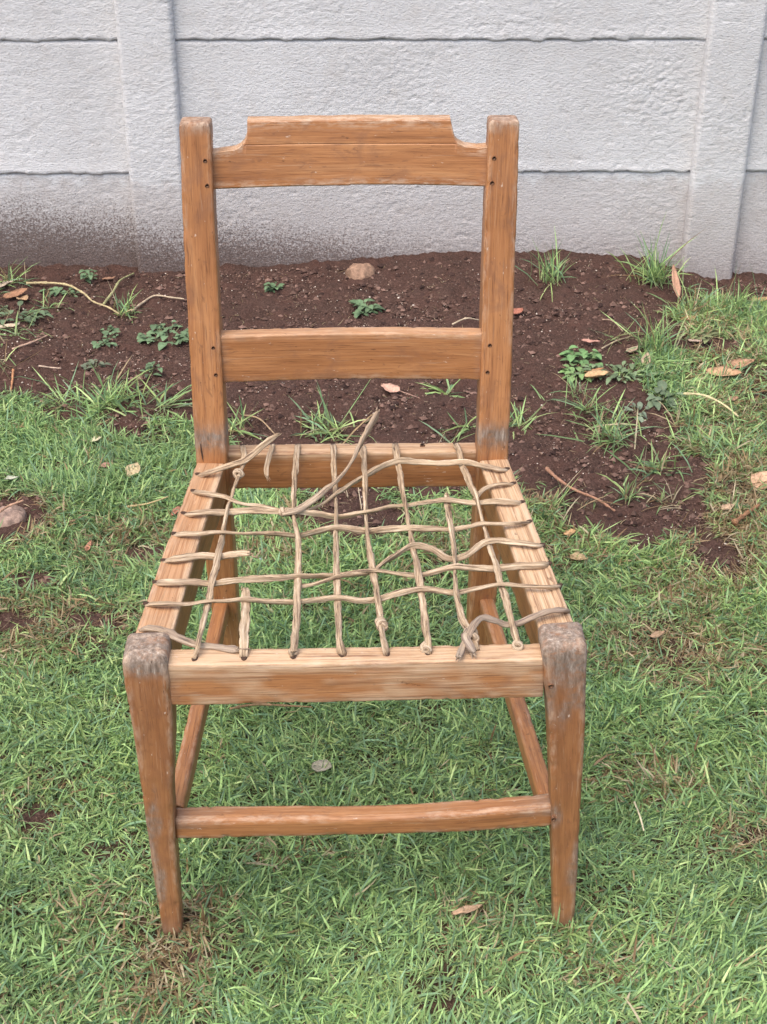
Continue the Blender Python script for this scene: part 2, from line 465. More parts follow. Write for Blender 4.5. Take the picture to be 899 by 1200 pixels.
def wall_post(x0, x1, z0, z1, step, seed):
    # profile round the post: chamfered, 26 mm proud of the panels
    pr = [(x0 + .002, .03), (x0 + .001, -.003), (x0 + .002, -.016), (x0 + .007, -.0225)]
    nin = max(4, int((x1 - x0 - .026) / step))
    pr += [(x, -.024) for x in np.linspace(x0 + .011, x1 - .011, nin)]
    pr += [(x1 - .007, -.0225), (x1 - .002, -.016), (x1 - .001, -.003), (x1 - .002, .03)]
    pr = np.array(pr); nz = max(4, int((z1 - z0) / step)); zs = np.linspace(z0, z1, nz + 1)
    X = np.repeat(pr[None, :, 0], nz + 1, 0); Y = np.repeat(pr[None, :, 1], nz + 1, 0); Zg = np.repeat(zs[:, None], len(pr), 1)
    wob = .003 * (fbm(Zg * 9, X * 2, seed + 2, 3) - .5)
    edge = np.minimum(X - x0, x1 - X)
    X = X + wob + .0022 * (fbm(Zg * 60, X * 9, seed + 4, 3) - .5) * (edge < .014)
    Y = Y - relief(X, Zg * 1.0, seed) * 1.0
    V = np.stack([X.ravel(), Y.ravel(), Zg.ravel()], 1)
    k = len(pr); idx = np.arange(k * (nz + 1)).reshape(nz + 1, k)
    Q = np.stack([idx[:-1, :-1], idx[:-1, 1:], idx[1:, 1:], idx[1:, :-1]], -1).reshape(-1, 4)
    Bk = np.stack([idx[:-1, -1], idx[:-1, 0], idx[1:, 0], idx[1:, -1]], -1)
    return mesh_np("wall_post", V, [Q, Bk, idx[-1][None, :]], M_WALL, wall)

for k in range(-3, 4):
    xa = POST0 + k * PITCHX
    near = k in (0, 1)
    if near:
        wall_post(xa, xa + POSTW, -.25, .70, .0035, 100 + k)
        # same post, upper stretch, carried on as a coarser mesh above the frame
        wall_post(xa, xa + POSTW, .70, 1.78, .012, 100 + k)
    else:
        wall_post(xa, xa + POSTW, -.25, 1.78, .012, 100 + k)
    if k < 3:
        for r in range(-1, 5):
            za, zb = Z0 + r * PH + .0010, Z0 + (r + 1) * PH - .0010
            fine = k in (-1, 0, 1) and r in (-1, 0, 1)
            wall_panel(xa + POSTW - .012, xa + PITCHX + .012, za, zb, .0034 if fine and k == 0 else (.0045 if fine else .016), 300 + 17 * k + 5 * r,
                       [.006, .0015, .0, .002, .001, .003][r + 1])

# ------------------------------------------------------------------ ground
def axis(lo, hi, step, far):
    core = list(np.arange(lo, hi + 1e-6, step))
    out, d, x = [], step, hi
    while x < far: d *= 1.5; x += d; out.append(x)
    neg, d, x = [], step, lo
    while x > -far: d *= 1.5; x -= d; neg.append(x)
    return np.array(neg[::-1] + core + out)
gx = axis(-1.35, 1.35, .009, 60); gy = axis(.9, 3.45, .009, 60)
GX, GY = np.meshgrid(gx, gy)
LM = lawn_mask(GX.ravel(), GY.ravel()).reshape(GX.shape)
GZ = ground_z(GX, GY)
crumble = (1 - LM) * np.exp(-((np.abs(GX) / 1.6) ** 6)) * sstep(.8, 1.0, GY) * (1 - sstep(3.5, 3.7, GY))
GZ = GZ + crumble * (.015 * (fbm(GX * 42, GY * 42, 61, 3) - .5) + .010 * (vnoise(GX * 105, GY * 105, 67) - .5))
gi = np.arange(GX.size).reshape(GX.shape)
gq = np.stack([gi[:-1, :-1], gi[:-1, 1:], gi[1:, 1:], gi[1:, :-1]], -1).reshape(-1, 4)
ground = mesh_np("ground", np.stack([GX.ravel(), GY.ravel(), GZ.ravel()], 1), [gq], M_SOIL, None, {'lawn': LM.ravel()})
tag(ground, kind='structure')

# ------------------------------------------------------------------ grass blades
def blades(P, az, length, width, lean, curl, colr):
    """P (n,3) roots; returns verts (n,7,3), faces, colours; each blade two quads and a pointed tip, folded along its rib"""
    n = len(P)
    d = np.stack([np.cos(az), np.sin(az), 0 * az], 1)
    sd = np.stack([-np.sin(az), np.cos(az), 0 * az], 1)
    t = np.array([0, .36, .72, 1.0])
    cur = np.zeros((n, 4, 3)); cur[:, 0] = P
    for i in range(1, 4):
        ang = lean + curl * (t[i] + t[i - 1]) / 2
        seg = (t[i] - t[i - 1]) * length
        cur[:, i] = cur[:, i - 1] + d * (np.sin(ang) * seg)[:, None] + np.array([0, 0, 1.0]) * (np.cos(ang) * seg)[:, None]
    wd = [.42, .5, .36]
    roll = rng.normal(0, .5, n)
    up = np.array([0, 0, 1.0])
    V = np.zeros((n, 7, 3))
    for i in range(3):
        s = sd * np.cos(roll)[:, None] + up * np.sin(roll)[:, None]
        V[:, 2 * i] = cur[:, i] - s * (width * wd[i])[:, None]
        V[:, 2 * i + 1] = cur[:, i] + s * (width * wd[i])[:, None]
    V[:, 6] = cur[:, 3]
    C = np.ones((n, 7, 4)); C[:, :, :3] = colr[:, None, :]
    C[:, 0:2, :3] = C[:, 0:2, :3] * .55 + np.array([.30, .27, .15]) * .45      # paler sheath at the root
    b = np.arange(n)[:, None] * 7
    Q = np.concatenate([b + np.array([[0, 1, 3, 2]]), b + np.array([[2, 3, 5, 4]])])
    T = b + np.array([[4, 5, 6]])
    return V.reshape(-1, 3), Q, T, C.reshape(-1, 4)

GREENS = np.array([[.125, .205, .088], [.165, .260, .105], [.085, .150, .078], [.205, .300, .125], [.27, .345, .155], [.115, .195, .115]]) * np.array([1.94, 1.87, 1.76])
STRAWS = np.array([[.46, .36, .21], [.36, .25, .13], [.55, .46, .30], [.25, .155, .08]])
def blade_cols(n, dry, yellow):
    k = rng.choice(6, n, p=[.25, .24, .18, .16, .06, .11])
    c = GREENS[k] * rng.uniform(.62, 1.30, (n, 1))
    yl = rng.random(n) < yellow
    c[yl] = np.array([.36, .48, .17]) * rng.uniform(.75, 1.2, (yl.sum(), 1))
    dr = rng.random(n) < dry
    c[dr] = STRAWS[rng.choice(4, dr.sum())] * rng.uniform(.7, 1.15, (dr.sum(), 1))
    return c

def lawn():
    n = 345000
    # denser toward the camera, sparse outside the frame
    x = rng.uniform(-1.5, 1.5, n); y = rng.uniform(.98, 3.38, n)
    halfw = .25 * (np.sqrt(y * y + CAM_H ** 2)) * 1.03 + .10
    keep = rng.random(n) < np.where(np.abs(x) < halfw, 1.0, .10)
    keep &= (y > 1.10) | (rng.random(n) < .3)
    x, y = x[keep], y[keep]
    lm = lawn_mask(x, y)
    dens = np.clip(lm, 0, 1) * np.where(y < 2.0, 1, np.interp(y, [2.0, 3.2], [1, .75]))
    # clumpy density
    dens = dens * (.55 + .45 * sstep(.3, .55, fbm(x * 24, y * 24, 33, 2)))
    k = rng.random(len(x)) < dens
    x, y, lm = x[k], y[k], lm[k]
    # few clear stretch near wall base
    gz = ground_z(x, y)
    nb = rng.integers(3, 5, len(x))
    i = np.repeat(np.arange(len(x)), nb)
    m = len(i)
    az0 = rng.uniform(0, 2 * np.pi, len(x))
    flow = fbm(x * 5, y * 5, 91, 2) * 9
    az = np.where(rng.random(m) < .5, az0[i], flow[i]) + rng.normal(0, .85, m)
    px = x[i] + rng.normal(0, .004, m); py = y[i] + rng.normal(0, .004, m)
    tall = fbm(px * 5.5, py * 5.5, 13, 3)
    L = rng.gamma(6, .0200 / 6, m) * (.72 + .65 * tall) * np.interp(py, [1.2, 2.0, 2.6], [1.0, 1.05, 1.25])
    L = np.clip(L, .007, .050)
    W = rng.uniform(.0012, .0027, m) * np.clip(L / .023, .75, 1.4)
    lean = np.clip(rng.normal(1.12, .34, m), .05, 1.5)
    curl = rng.normal(.7, .85, m)
    dry = np.clip(ellipses(DRY, px, py) * .72 + .012 + .10 * sstep(.58, .72, fbm(px * 7, py * 7, 57, 3)), 0, .85)
    yel = .03 + .18 * sstep(.5, .68, fbm(px * 4.3 + 8, py * 4.3, 19, 3)) + .25 * sstep(.18, .5, px) * sstep(1.8, 2.1, py) * (1 - sstep(2.2, 2.4, py))
    cl = blade_cols(m, dry, yel)
    hue = fbm(px * 6, py * 6, 23, 3)[:, None]
    cl = cl * (.82 + .40 * hue)
    P = np.stack([px, py, gz[i] + rng.uniform(-.002, .006, m)], 1)
    V, Q, T, C = blades(P, az, L, W, lean, curl, cl)
    o = mesh_np("lawn_grass", V, [Q, T], M_BLADE, None, {'col': C})
    tag(o, "short patchy green lawn around and under the chair", "grass", kind='stuff')
    return m

nblades = lawn()

def thatch():
    """dead straw lying flat between the blades and on the edge of the bare soil"""
    n = 60000
    x = rng.uniform(-1.2, 1.2, n); y = rng.uniform(1.05, 3.36, n)
    lm = lawn_mask(x, y); dr = ellipses(DRY, x, y); br = ellipses(BARE, x, y)
    edge = sstep(.2, .7, 1 - np.abs(2 * fbm(x * 9, y * 9, 71, 3) - 1)) * .03
    p = np.clip(.03 * lm + 1.0 * dr * (lm > .01) + .45 * br * (y < 2.7) + edge * (y > 2.1) + .12 * (lm < .01) * sstep(.4, .6, fbm(x * 8, y * 8, 171, 3)), 0, 1)
    k = rng.random(n) < p
    x, y = x[k], y[k]; m = len(x)
    L = rng.gamma(5, .022 / 5, m); W = rng.uniform(.0008, .0018, m)
    frag = (rng.random(m) < .035) & (lawn_mask(x, y) > .05); W = np.where(frag, rng.uniform(.0035, .0075, m), W); L = np.where(frag, rng.uniform(.008, .018, m), L)
    bare = lawn_mask(x, y) < .05
    L = np.where(bare, L * .55, L); W = np.where(bare, W * .7, W)
    c = STRAWS[rng.choice(4, m, p=[.34, .28, .12, .26])] * rng.uniform(.6, 1.1, (m, 1))
    P = np.stack([x, y, ground_z(x, y) + rng.uniform(.001, .010, m) * np.where(bare, .5, 1)], 1)
    V, Q, T, C = blades(P, rng.uniform(0, 6.283, m), L, W, np.clip(rng.normal(1.42, .12, m), 1, 1.7), rng.normal(.1, .7, m), c)
    o = mesh_np("dead_straw", V, [Q, T], M_BLADE, None, {'col': C})
    tag(o, "scattered dead straw lying among the grass and on the soil", "straw", kind='stuff')
thatch()

# ------------------------------------------------------------------ soil crumbs and grit
def lumps(name, n, smin, smax, cols, pfun, label, cat, flat=.7):
    t = (1 + 5 ** .5) / 2
    iv = np.array([[-1, t, 0], [1, t, 0], [-1, -t, 0], [1, -t, 0], [0, -1, t], [0, 1, t], [0, -1, -t], [0, 1, -t], [t, 0, -1], [t, 0, 1], [-t, 0, -1], [-t, 0, 1]]) / math.sqrt(1 + t * t)
    fc = np.array([[0, 11, 5], [0, 5, 1], [0, 1, 7], [0, 7, 10], [0, 10, 11], [1, 5, 9], [5, 11, 4], [11, 10, 2], [10, 7, 6], [7, 1, 8], [3, 9, 4], [3, 4, 2], [3, 2, 6], [3, 6, 8], [3, 8, 9], [4, 9, 5], [2, 4, 11], [6, 2, 10], [8, 6, 7], [9, 8, 1]])
    nvt = 12
    if flat > .6:
        iv = np.array([[1, 0, 0], [0, 1, 0], [-1, 0, 0], [0, -1, 0], [0, 0, 1], [0, 0, -1.0]]); nvt = 6
        fc = np.array([[0, 1, 4], [1, 2, 4], [2, 3, 4], [3, 0, 4], [1, 0, 5], [2, 1, 5], [3, 2, 5], [0, 3, 5]])
    x = rng.uniform(-1.3, 1.3, n); y = rng.uniform(1.9, 3.385, n)
    k = rng.random(n) < pfun(x, y)
    x, y = x[k], y[k]; m = len(x)
    s = smin * (smax / smin) ** (rng.random(m) ** 3.0)
    V = iv[None] * rng.uniform(.6, 1.25, (m, nvt, 1)) * s[:, None, None]
    st = rng.uniform(.7, 1.4, (m, 1, 3)); V = V * st; V[:, :, 2] *= flat
    a = rng.uniform(0, 6.28, m); ca, sa = np.cos(a)[:, None], np.sin(a)[:, None]
    X = V[:, :, 0] * ca - V[:, :, 1] * sa; Y = V[:, :, 0] * sa + V[:, :, 1] * ca
    V = np.stack([X + x[:, None], Y + y[:, None], V[:, :, 2] + (ground_z(x, y) + s * .2)[:, None]], -1)
    C = np.ones((m, nvt, 4)); C[:, :, :3] = (cols[rng.choice(len(cols), m)] * rng.uniform(.7, 1.25, (m, 1)))[:, None]
    F = (np.arange(m)[:, None, None] * nvt + fc[None]).reshape(-1, 3)
    o = mesh_np(name, V.reshape(-1, 3), [F], M_CRUMB, None, {'col': C.reshape(-1, 4)}, smooth=False)
    tag(o, label, cat, kind='stuff')
def psoil(x, y):
    lm = lawn_mask(x, y)
    return (1 - np.clip(lm * 1.4, 0, 1)) * (.35 + .65 * sstep(.40, .62, fbm(x * 6, y * 6, 81, 3)))
lumps("soil_crumbs", 90000, .0010, .0085, np.array([[.090, .050, .039], [.050, .027, .022], [.13, .077, .060], [.19, .115, .090]]), psoil,
      "loose dark red brown soil crumbs over the bare bed", "soil")
lumps("pale_grit", 52000, .0007, .0027, np.array([[.42, .32, .25], [.62, .53, .45], [.30, .20, .15], [.24, .15, .11]]), lambda x, y: psoil(x, y) * .8,
      "tiny pale stone chips sprinkled over the dark soil", "grit", .8)

# ------------------------------------------------------------------ grass tufts on the bare soil: each a thing
def tuft(px, py, label, n=40, spread=.05, length=.06, lean=.8, dry=.08, width=.0032, up=0.0, yellow=.1, bias=None, tone=1.0):
    n = int(n * 1.45); spread *= 1.08
    p = on_ground(px, py)
    o_az = rng.uniform(0, 6.283, n)
    if bias is not None: o_az = np.where(rng.random(n) < .6, bias + rng.normal(0, .5, n), o_az)
    rad = np.abs(rng.normal(0, .35, n)) * spread
    th = rng.uniform(0, 6.283, n)
    x = rad * np.cos(th) * 1.25; y = rad * np.sin(th)
    L = rng.gamma(9, length / 9, n); W = width * rng.uniform(.65, 1.2, n)
    ln = np.clip(rng.normal(lean, .35, n), .03, 1.5)
    z = ground_z(x + p[0], y + p[1]) - p[2] + rng.uniform(-.003, .002, n)
    c = blade_cols(n, np.full(n, dry), np.full(n, yellow)) * tone
    V, Q, T, C = blades(np.stack([x, y, z], 1), o_az, L, W, ln, rng.normal(.55, .35, n), c)
    o = mesh_np("grass_tuft", V, [Q, T], M_BLADE, None, {'col': C})
    o.location = p
    tag(o, label, "grass tuft", "grass tufts on the bare soil")
tuft(58, 362, "thin grass shoots straggling beneath the pale runner stem near the wall", 22, .06, .055, 1.1, .2, .0026)
tuft(5, 430, "sparse dry grass sprig at the far left edge of the soil", 16, .05, .06, 1.1, .5, .0024)
tuft(676, 460, "short fine grass sprigs just below the bright round leafed weed", 18, .035, .045, .9, .15, .0024)
tuft(640, 470, "faint flat grass sprig alone on the soil right of the chair post", 9, .02, .04, 1.2, .2, .0026)
tuft(648, 600, "upright straw tinged tuft leaning over the reddish runner", 26, .045, .06, .7, .45, .0024)
tuft(786, 588, "thin straw grass sprigs at the right tip of the soil tongue", 24, .05, .05, 1.0, .55, .0024)
tuft(645, 330, "spiky upright grass tuft on the dark soil just right of the chair back", 34, .045, .085, .55, .04, .0034, tone=1.1)
tuft(766, 330, "dense tall grass tuft against the foot of the right concrete post", 80, .06, .085, .45, .05, .0036, tone=1.1)
tuft(131, 474, "wide low bright green tuft at the lawn edge left of the chair", 130, .10, .065, .9, .04, .0034, yellow=.2, tone=1.1)
tuft(72, 476, "thin flat tuft with side shoots left of the wide low tuft", 36, .06, .07, 1.2, .08)
tuft(190, 478, "sprawling grass shoot with long blades beside the left chair post", 22, .05, .08, 1.2, .05, .0042, bias=.2)
tuft(148, 368, "small grass tuft growing at the end of the pale runner near the wall", 26, .04, .06, .6, .1, tone=1.15)
tuft(12, 332, "low grass tuft at the wall foot on the far left", 30, .06, .07, 1.0, .1)
tuft(18, 392, "grey green flat tuft beside the pale curled leaf at left", 30, .07, .06, 1.25, .25, tone=.8)
tuft(385, 508, "flattened grass tuft on the soil behind the middle of the seat", 60, .075, .07, 1.05, .1, .0034)
tuft(278, 506, "small yellow green tuft just right of the left chair post", 26, .035, .06, .7, .15, yellow=.4)
tuft(524, 462, "small star shaped grass shoot below the lower back rail", 9, .012, .055, 1.05, .0, .0050, tone=1.1)
tuft(548, 502, "sparse grass sprig beside the left edge of the right chair post", 14, .03, .06, 1.1, .1, .0040)
tuft(606, 500, "sparse splayed tuft beside the right edge of the right chair post", 22, .03, .065, 1.0, .05, .0034)
tuft(528, 520, "thin upright sprig poking up behind the seat rail", 10, .04, .05, .6, .15, .0028)
tuft(686, 482, "small splayed grass tuft below the leafy weed with long side blades", 34, .04, .06, .9, .08)
tuft(718, 516, "larger ragged grass tuft in the middle of the bare soil at right", 75, .065, .07, 1.0, .1)
tuft(712, 496, "narrow green tuft joining the two tufts right of the chair", 30, .05, .055, 1.1, .1)
tuft(770, 552, "olive grey tuft at the edge of the small soil hollow", 55, .05, .05, 1.05, .22, tone=.85)
tuft(734, 584, "lone little upright tuft low on the soil tongue right of the seat", 22, .025, .05, .6, .12)
tuft(730, 398, "sparse twiggy grass shoot above the leafy weed", 16, .045, .07, 1.15, .35, .0026)
tuft(768, 412, "bright upright grass clump rising above the brown leaf at right", 60, .06, .08, .55, .08, yellow=.15)
tuft(792, 500, "pale star shaped dry grass crown beside the broad leaf weed", 22, .02, .055, 1.2, .8, .0028)
tuft(812, 372, "leaning grass clump with long blades in front of the right post", 30, .08, .075, .75, .15, yellow=.15)
tuft(862, 368, "tall dense grass clump at the right edge below the wall", 45, .10, .080, .6, .1, yellow=.15)
tuft(852, 530, "thick blue green grass clump spreading over the soil hollow at right", 70, .11, .062, 1.0, .06)

# ------------------------------------------------------------------ small leafy weeds
def weed(px, py, label, nl=12, spread=.03, leaf=.012, h=.012, ground=.5, stretch=(1.0, 1.0), tone=(.105, .165, .085), aspect=.7):
    nl = int(nl * 1.4)
    p = on_ground(px, py)
    Vs, Qs, Cs = [], [], []
    nv = 0
    for i in range(nl):
        a = rng.uniform(0, 6.283); r = spread * math.sqrt(rng.random())
        cx, cy = r * math.cos(a) * stretch[0], r * math.sin(a) * stretch[1]
        sz = leaf * rng.uniform(.6, 1.25)
        tip = a + rng.normal(0, .6); pit = rng.uniform(-.15, .75)
        gz = float(ground_z(p[0] + cx, p[1] + cy)) - p[2]
        cz = gz + h * rng.uniform(.3, 1.2)
        u = np.linspace(0, 1, 6)
        hw = np.sin(np.pi * np.clip(u, 0.02, .98) ** .8) ** .7 * aspect * .5
        d = np.array([math.cos(tip) * math.cos(pit), math.sin(tip) * math.cos(pit), math.sin(pit)])
        s = np.array([-math.sin(tip), math.cos(tip), 0])
        nrm = np.cross(d, s)
        rows = []
        for k in range(6):
            c0 = np.array([cx, cy, cz]) + d * sz * (u[k] - .3) - np.array([0, 0, 1]) * sz * .35 * u[k] ** 2
            fold = hw[k] * sz * .35
            rows += [c0 - s * hw[k] * sz - nrm * fold * -1, c0, c0 + s * hw[k] * sz + nrm * fold]
        Vs.append(np.array(rows))
        for k in range(5):
            for j in range(2):
                Qs.append([nv + 3 * k + j, nv + 3 * k + j + 1, nv + 3 * k + j + 4, nv + 3 * k + j + 3])
        col = np.array(tone) * rng.uniform(.7, 1.35)
        cc = np.ones((18, 4)); cc[:, :3] = col; cc[1::3, :3] *= 1.2
        Cs.append(cc); nv += 18
        # thin stalk from the crown to the leaf
        q = np.array([cx, cy, cz]); w_ = np.array([-math.sin(a), math.cos(a), 0]) * .0009
        b0 = np.array([cx * .25, cy * .25, gz * .25 - .002])
        Vs.append(np.array([b0 - w_, b0 + w_, q + w_, q - w_])); Qs.append([nv, nv + 1, nv + 2, nv + 3])
        cc = np.ones((4, 4)); cc[:, :3] = (.16, .17, .09); Cs.append(cc); nv += 4
    o = mesh_np("weed_plant", np.concatenate(Vs), [np.array(Qs)], M_WEED, None, {'col': np.concatenate(Cs)})
    o.location = p
    tag(o, label, "weed", "small leafy weeds on the soil")
weed(321, 340, "tiny round leafed weed near the wall seen through the chair back", 14, .022, .018, .012)
weed(427, 366, "grey green weed rosette just above the lower back rail", 20, .032, .022, .014, stretch=(1, 1.2))
weed(198, 396, "clover like patch of round leaves left of the left chair post", 34, .060, .019, .012, stretch=(1.0, 1.0), aspect=.9)
weed(221, 400, "round leafed weed touching the outer edge of the left chair post", 12, .026, .018, .014, aspect=.9)
weed(125, 398, "small trailing weed with paired round leaves on the dark soil at left", 22, .036, .014, .010, stretch=(.7, 1.5), aspect=.85)
weed(104, 330, "small upright weed sprouting at the stained wall foot", 12, .020, .018, .022)
weed(112, 430, "low dull weed rosette just above the wide grass tuft", 12, .026, .015, .008, tone=(.11, .13, .085))
weed(178, 438, "pointed leaf weed seedling above the sprawling grass shoot", 9, .022, .022, .018, aspect=.5)
weed(20, 372, "grey green creeping weed patch at the left edge", 36, .075, .018, .010, stretch=(1, .8), tone=(.095, .135, .075))
weed(68, 345, "flat creeping weed under the pale runner near the left wall", 18, .040, .016, .008, stretch=(1.3, .6))
weed(682, 424, "bright round leafed weed head at the tip of the leafy patch", 26, .040, .020, .014, tone=(.12, .22, .085))
weed(678, 442, "yellow green weed leaves beside the curled tan leaf", 16, .030, .020, .012, tone=(.15, .24, .09))
weed(728, 440, "long trailing weed with narrow grey green leaves", 46, .060, .022, .012, stretch=(1.5, .6), aspect=.45, tone=(.13, .18, .095))
weed(776, 470, "broad leafed grey weed at the lawn edge right of the chair", 14, .034, .032, .014, aspect=.55, tone=(.13, .175, .105))
weed(746, 486, "pale weed seedling lying on the bare soil at right", 9, .030, .022, .010, aspect=.45, tone=(.14, .175, .12))
weed(828, 398, "olive weed rosette among grass in front of the right post", 12, .034, .024, .012, aspect=.5, tone=(.15, .17, .08))

# ------------------------------------------------------------------ fallen leaves
def leaf(px, py, label, L=.04, Wd=.018, ang=0.0, col=(.42, .25, .15), curl=.5, tilt=0.15, lift=.006, stalk=0.0, name="dry_leaf", fold=.35):
    p = on_ground(px, py)
    nu, nvv = 13, 7
    u = np.linspace(0, 1, nu); v = np.linspace(-1, 1, nvv)
    U, Vv = np.meshgrid(u, v, indexing='ij')
    hw = (np.sin(np.pi * U ** .85) ** .75) * (1 + .16 * (fbm(U * 9, U * 0 + px, int(px), 2) - .5) * 2)
    X = (U - .5) * L; Y = Vv * hw * Wd * .5
    Zc = curl * L * .35 * (2 * U - 1) ** 2 * .6 + fold * np.abs(Y) * 1.1 + .003 * (fbm(U * 4 + px, Vv * 3 + py, 5, 2) - .5) * 2
    ct, st = math.cos(tilt), math.sin(tilt)
    X, Zc = X * ct - Zc * st, X * st + Zc * ct
    ca, sa = math.cos(ang), math.sin(ang)
    P = np.stack([X * ca - Y * sa, X * sa + Y * ca, Zc], -1).reshape(-1, 3)
    P[:, 2] += lift - P[:, 2].min() * (.5)
    idx = np.arange(nu * nvv).reshape(nu, nvv)
    Q = np.stack([idx[:-1, :-1], idx[1:, :-1], idx[1:, 1:], idx[:-1, 1:]], -1).reshape(-1, 4)
    C = np.ones((nu, nvv, 4)); base = np.array(col)
    C[:, :, :3] = base * .86 * (.72 + .55 * fbm(U * 5 + px, Vv * 3, 9, 3))[:, :, None]
    C[:, nvv // 2, :3] *= 1.18
    C[:, [0, -1], :3] *= .8
    V = P; Cc = C.reshape(-1, 4)
    if stalk > 0:
        s0 = P[idx[0, nvv // 2]]; dv = np.array([-ca, -sa, -.15]); sd = np.array([-sa, ca, 0]) * .0011
        pts = np.array([s0 - sd, s0 + sd, s0 + dv * stalk + sd, s0 + dv * stalk - sd])
        Q = np.concatenate([Q, np.array([[len(V), len(V) + 1, len(V) + 2, len(V) + 3]])])
        V = np.concatenate([V, pts]); e = np.ones((4, 4)); e[:, :3] = base * .7; Cc = np.concatenate([Cc, e])
    o = mesh_np(name, V, [Q], M_LEAF, None, {'col': Cc})
    o.location = p
    md = o.modifiers.new("thickness", 'SOLIDIFY'); md.thickness = .0006
    tag(o, label, "dry leaf", "dead leaves fallen on the ground")
BR, TN, PK, PL = (.36, .19, .11), (.47, .31, .18), (.50, .27, .21), (.58, .46, .34)
leaf(20, 350, "large crumpled brown leaf at the left edge near the wall", .060, .036, .4, BR, .6, .2, stalk=.02)
leaf(28, 354, "tan leaf half tucked under the large crumpled brown leaf", .036, .026, -.9, TN, .4)
leaf(4, 338, "pale folded leaf at the far left edge by the wall", .05, .018, .5, PL, .3)
leaf(10, 388, "pale curled leaf lying on soil at the left edge", .052, .013, .12, (.62, .50, .36), .3, fold=.8)
leaf(789, 352, "long narrow tan leaf propped in the tuft beside the right post", .078, .018, 1.85, (.52, .30, .20), .2, .95, .03)
leaf(699, 446, "tan curled leaf lying in front of the leafy weed", .052, .026, .1, (.56, .37, .20), .7, fold=.9)
leaf(696, 439, "orange brown leaf stem curl above the tan curled leaf", .042, .009, .15, (.48, .25, .12), .4, fold=.9)
leaf(457, 460, "pale pink leaf with a long stalk on the soil below the lower back rail", .042, .030, 2.7, (.60, .36, .27), .5, stalk=.045)
leaf(692, 404, "small narrow reddish leaf on bare soil right of the chair", .042, .012, -.45, PK, .3)
leaf(757, 427, "upright tan leaf in the grass clump above the trailing weed", .036, .018, 1.3, (.50, .38, .26), .4, .5)
leaf(741, 414, "small crumpled tan leaf beside the upright tan leaf", .03, .02, .4, (.46, .34, .24), .7, .3)
leaf(605, 370, "small red brown leaf hiding behind the right chair post", .036, .026, .5, (.38, .15, .10), .5)
leaf(806, 378, "brown folded leaf in the grass in front of the right post", .036, .020, .1, (.36, .21, .10), .5)
leaf(814, 404, "narrow pale pink leaf stuck in the grass below the right post", .038, .011, -.9, (.56, .42, .34), .3, .3)
leaf(848, 443, "large tan leaf lying on grass near the right edge", .074, .044, -.5, (.56, .34, .20), .5)
leaf(866, 432, "second large brown leaf overlapping the tan leaf near the right edge", .068, .034, .1, (.46, .27, .17), .5)
leaf(890, 356, "orange brown leaf at the right edge below the wall", .050, .028, .05, (.50, .28, .15), .4)
leaf(858, 472, "tiny round brown leaf in green grass near the right edge", .024, .016, .3, (.46, .28, .18), .4)
leaf(894, 570, "pale tan leaf at the right edge beside the dry grass", .050, .044, .9, (.60, .38, .24), .4, .35)
leaf(158, 560, "tan pointed leaf in the lawn left of the seat", .034, .026, 1.1, (.56, .44, .27), .4, .4, .012)
leaf(126, 552, "small pinkish brown leaf left of the tan pointed leaf", .026, .017, .1, (.42, .24, .18), .4, .1, .010)
leaf(114, 523, "cream coloured scrap of leaf in the grass at the lawn edge", .024, .017, .5, (.62, .56, .38), .4, .2, .012)
leaf(15, 568, "greyish pale leaf lying in grass at left", .026, .013, .1, (.50, .50, .40), .3, .1, .012)
leaf(207, 606, "small rust red leaf beside the left seat rail", .024, .014, 1.0, (.40, .18, .12), .4, .3, .010)
leaf(105, 648, "rust coloured leaf sliver in the lawn left of the chair", .024, .010, 1.3, (.42, .20, .13), .4, .3, .012)
leaf(547, 1077, "narrow tan leaf in the lawn between the front legs", .040, .011, .25, (.46, .31, .20), .3, .1, .014)
leaf(378, 909, "grey withered leaf in the lawn beneath the front stretcher", .032, .024, -.4, (.36, .33, .25), .6, .2, .014)
leaf(678, 662, "tan leaf in the grass right of the right seat rail", .034, .020, -.6, (.50, .36, .20), .4, .2, .012)
leaf(668, 632, "orange tan leaf near the reddish runner right of the seat", .026, .014, .4, (.55, .34, .17), .4, .2, .012)
leaf(852, 602, "small faded leaf in the dry grass near the brown twig", .026, .018, .4, (.46, .32, .21), .4, .2, .012)
leaf(770, 752, "dull brown leaf scrap in the dry patch right of the seat corner", .026, .014, .3, (.40, .27, .17), .4, .2, .012)
leaf(128, 330, "curled brown leaf edge beside the runner at the wall", .032, .012, .1, (.34, .19, .12), .4)

# ------------------------------------------------------------------ twigs and runners
def tube(pts, rad, sides=7, n=None, jit=.0, seed=0, flat=1.0, twist=0.0):
    pts = np.array(pts, float)
    d = np.concatenate([[0], np.cumsum(np.linalg.norm(np.diff(pts, axis=0), axis=1))])
    if n is None: n = max(4, int(d[-1] / .004))
    s = np.linspace(0, d[-1], n)
    # catmull-rom through the points
    def cr(k):
        y = pts[:, k]; m = np.gradient(y, d)
        i = np.clip(np.searchsorted(d, s) - 1, 0, len(d) - 2)
        h = d[i + 1] - d[i]; t = (s - d[i]) / h
        return (2*t**3-3*t*t+1)*y[i] + (t**3-2*t*t+t)*h*m[i] + (-2*t**3+3*t*t)*y[i+1] + (t**3-t*t)*h*m[i+1]
    C = np.stack([cr(0), cr(1), cr(2)], 1)
    return C, s, sides

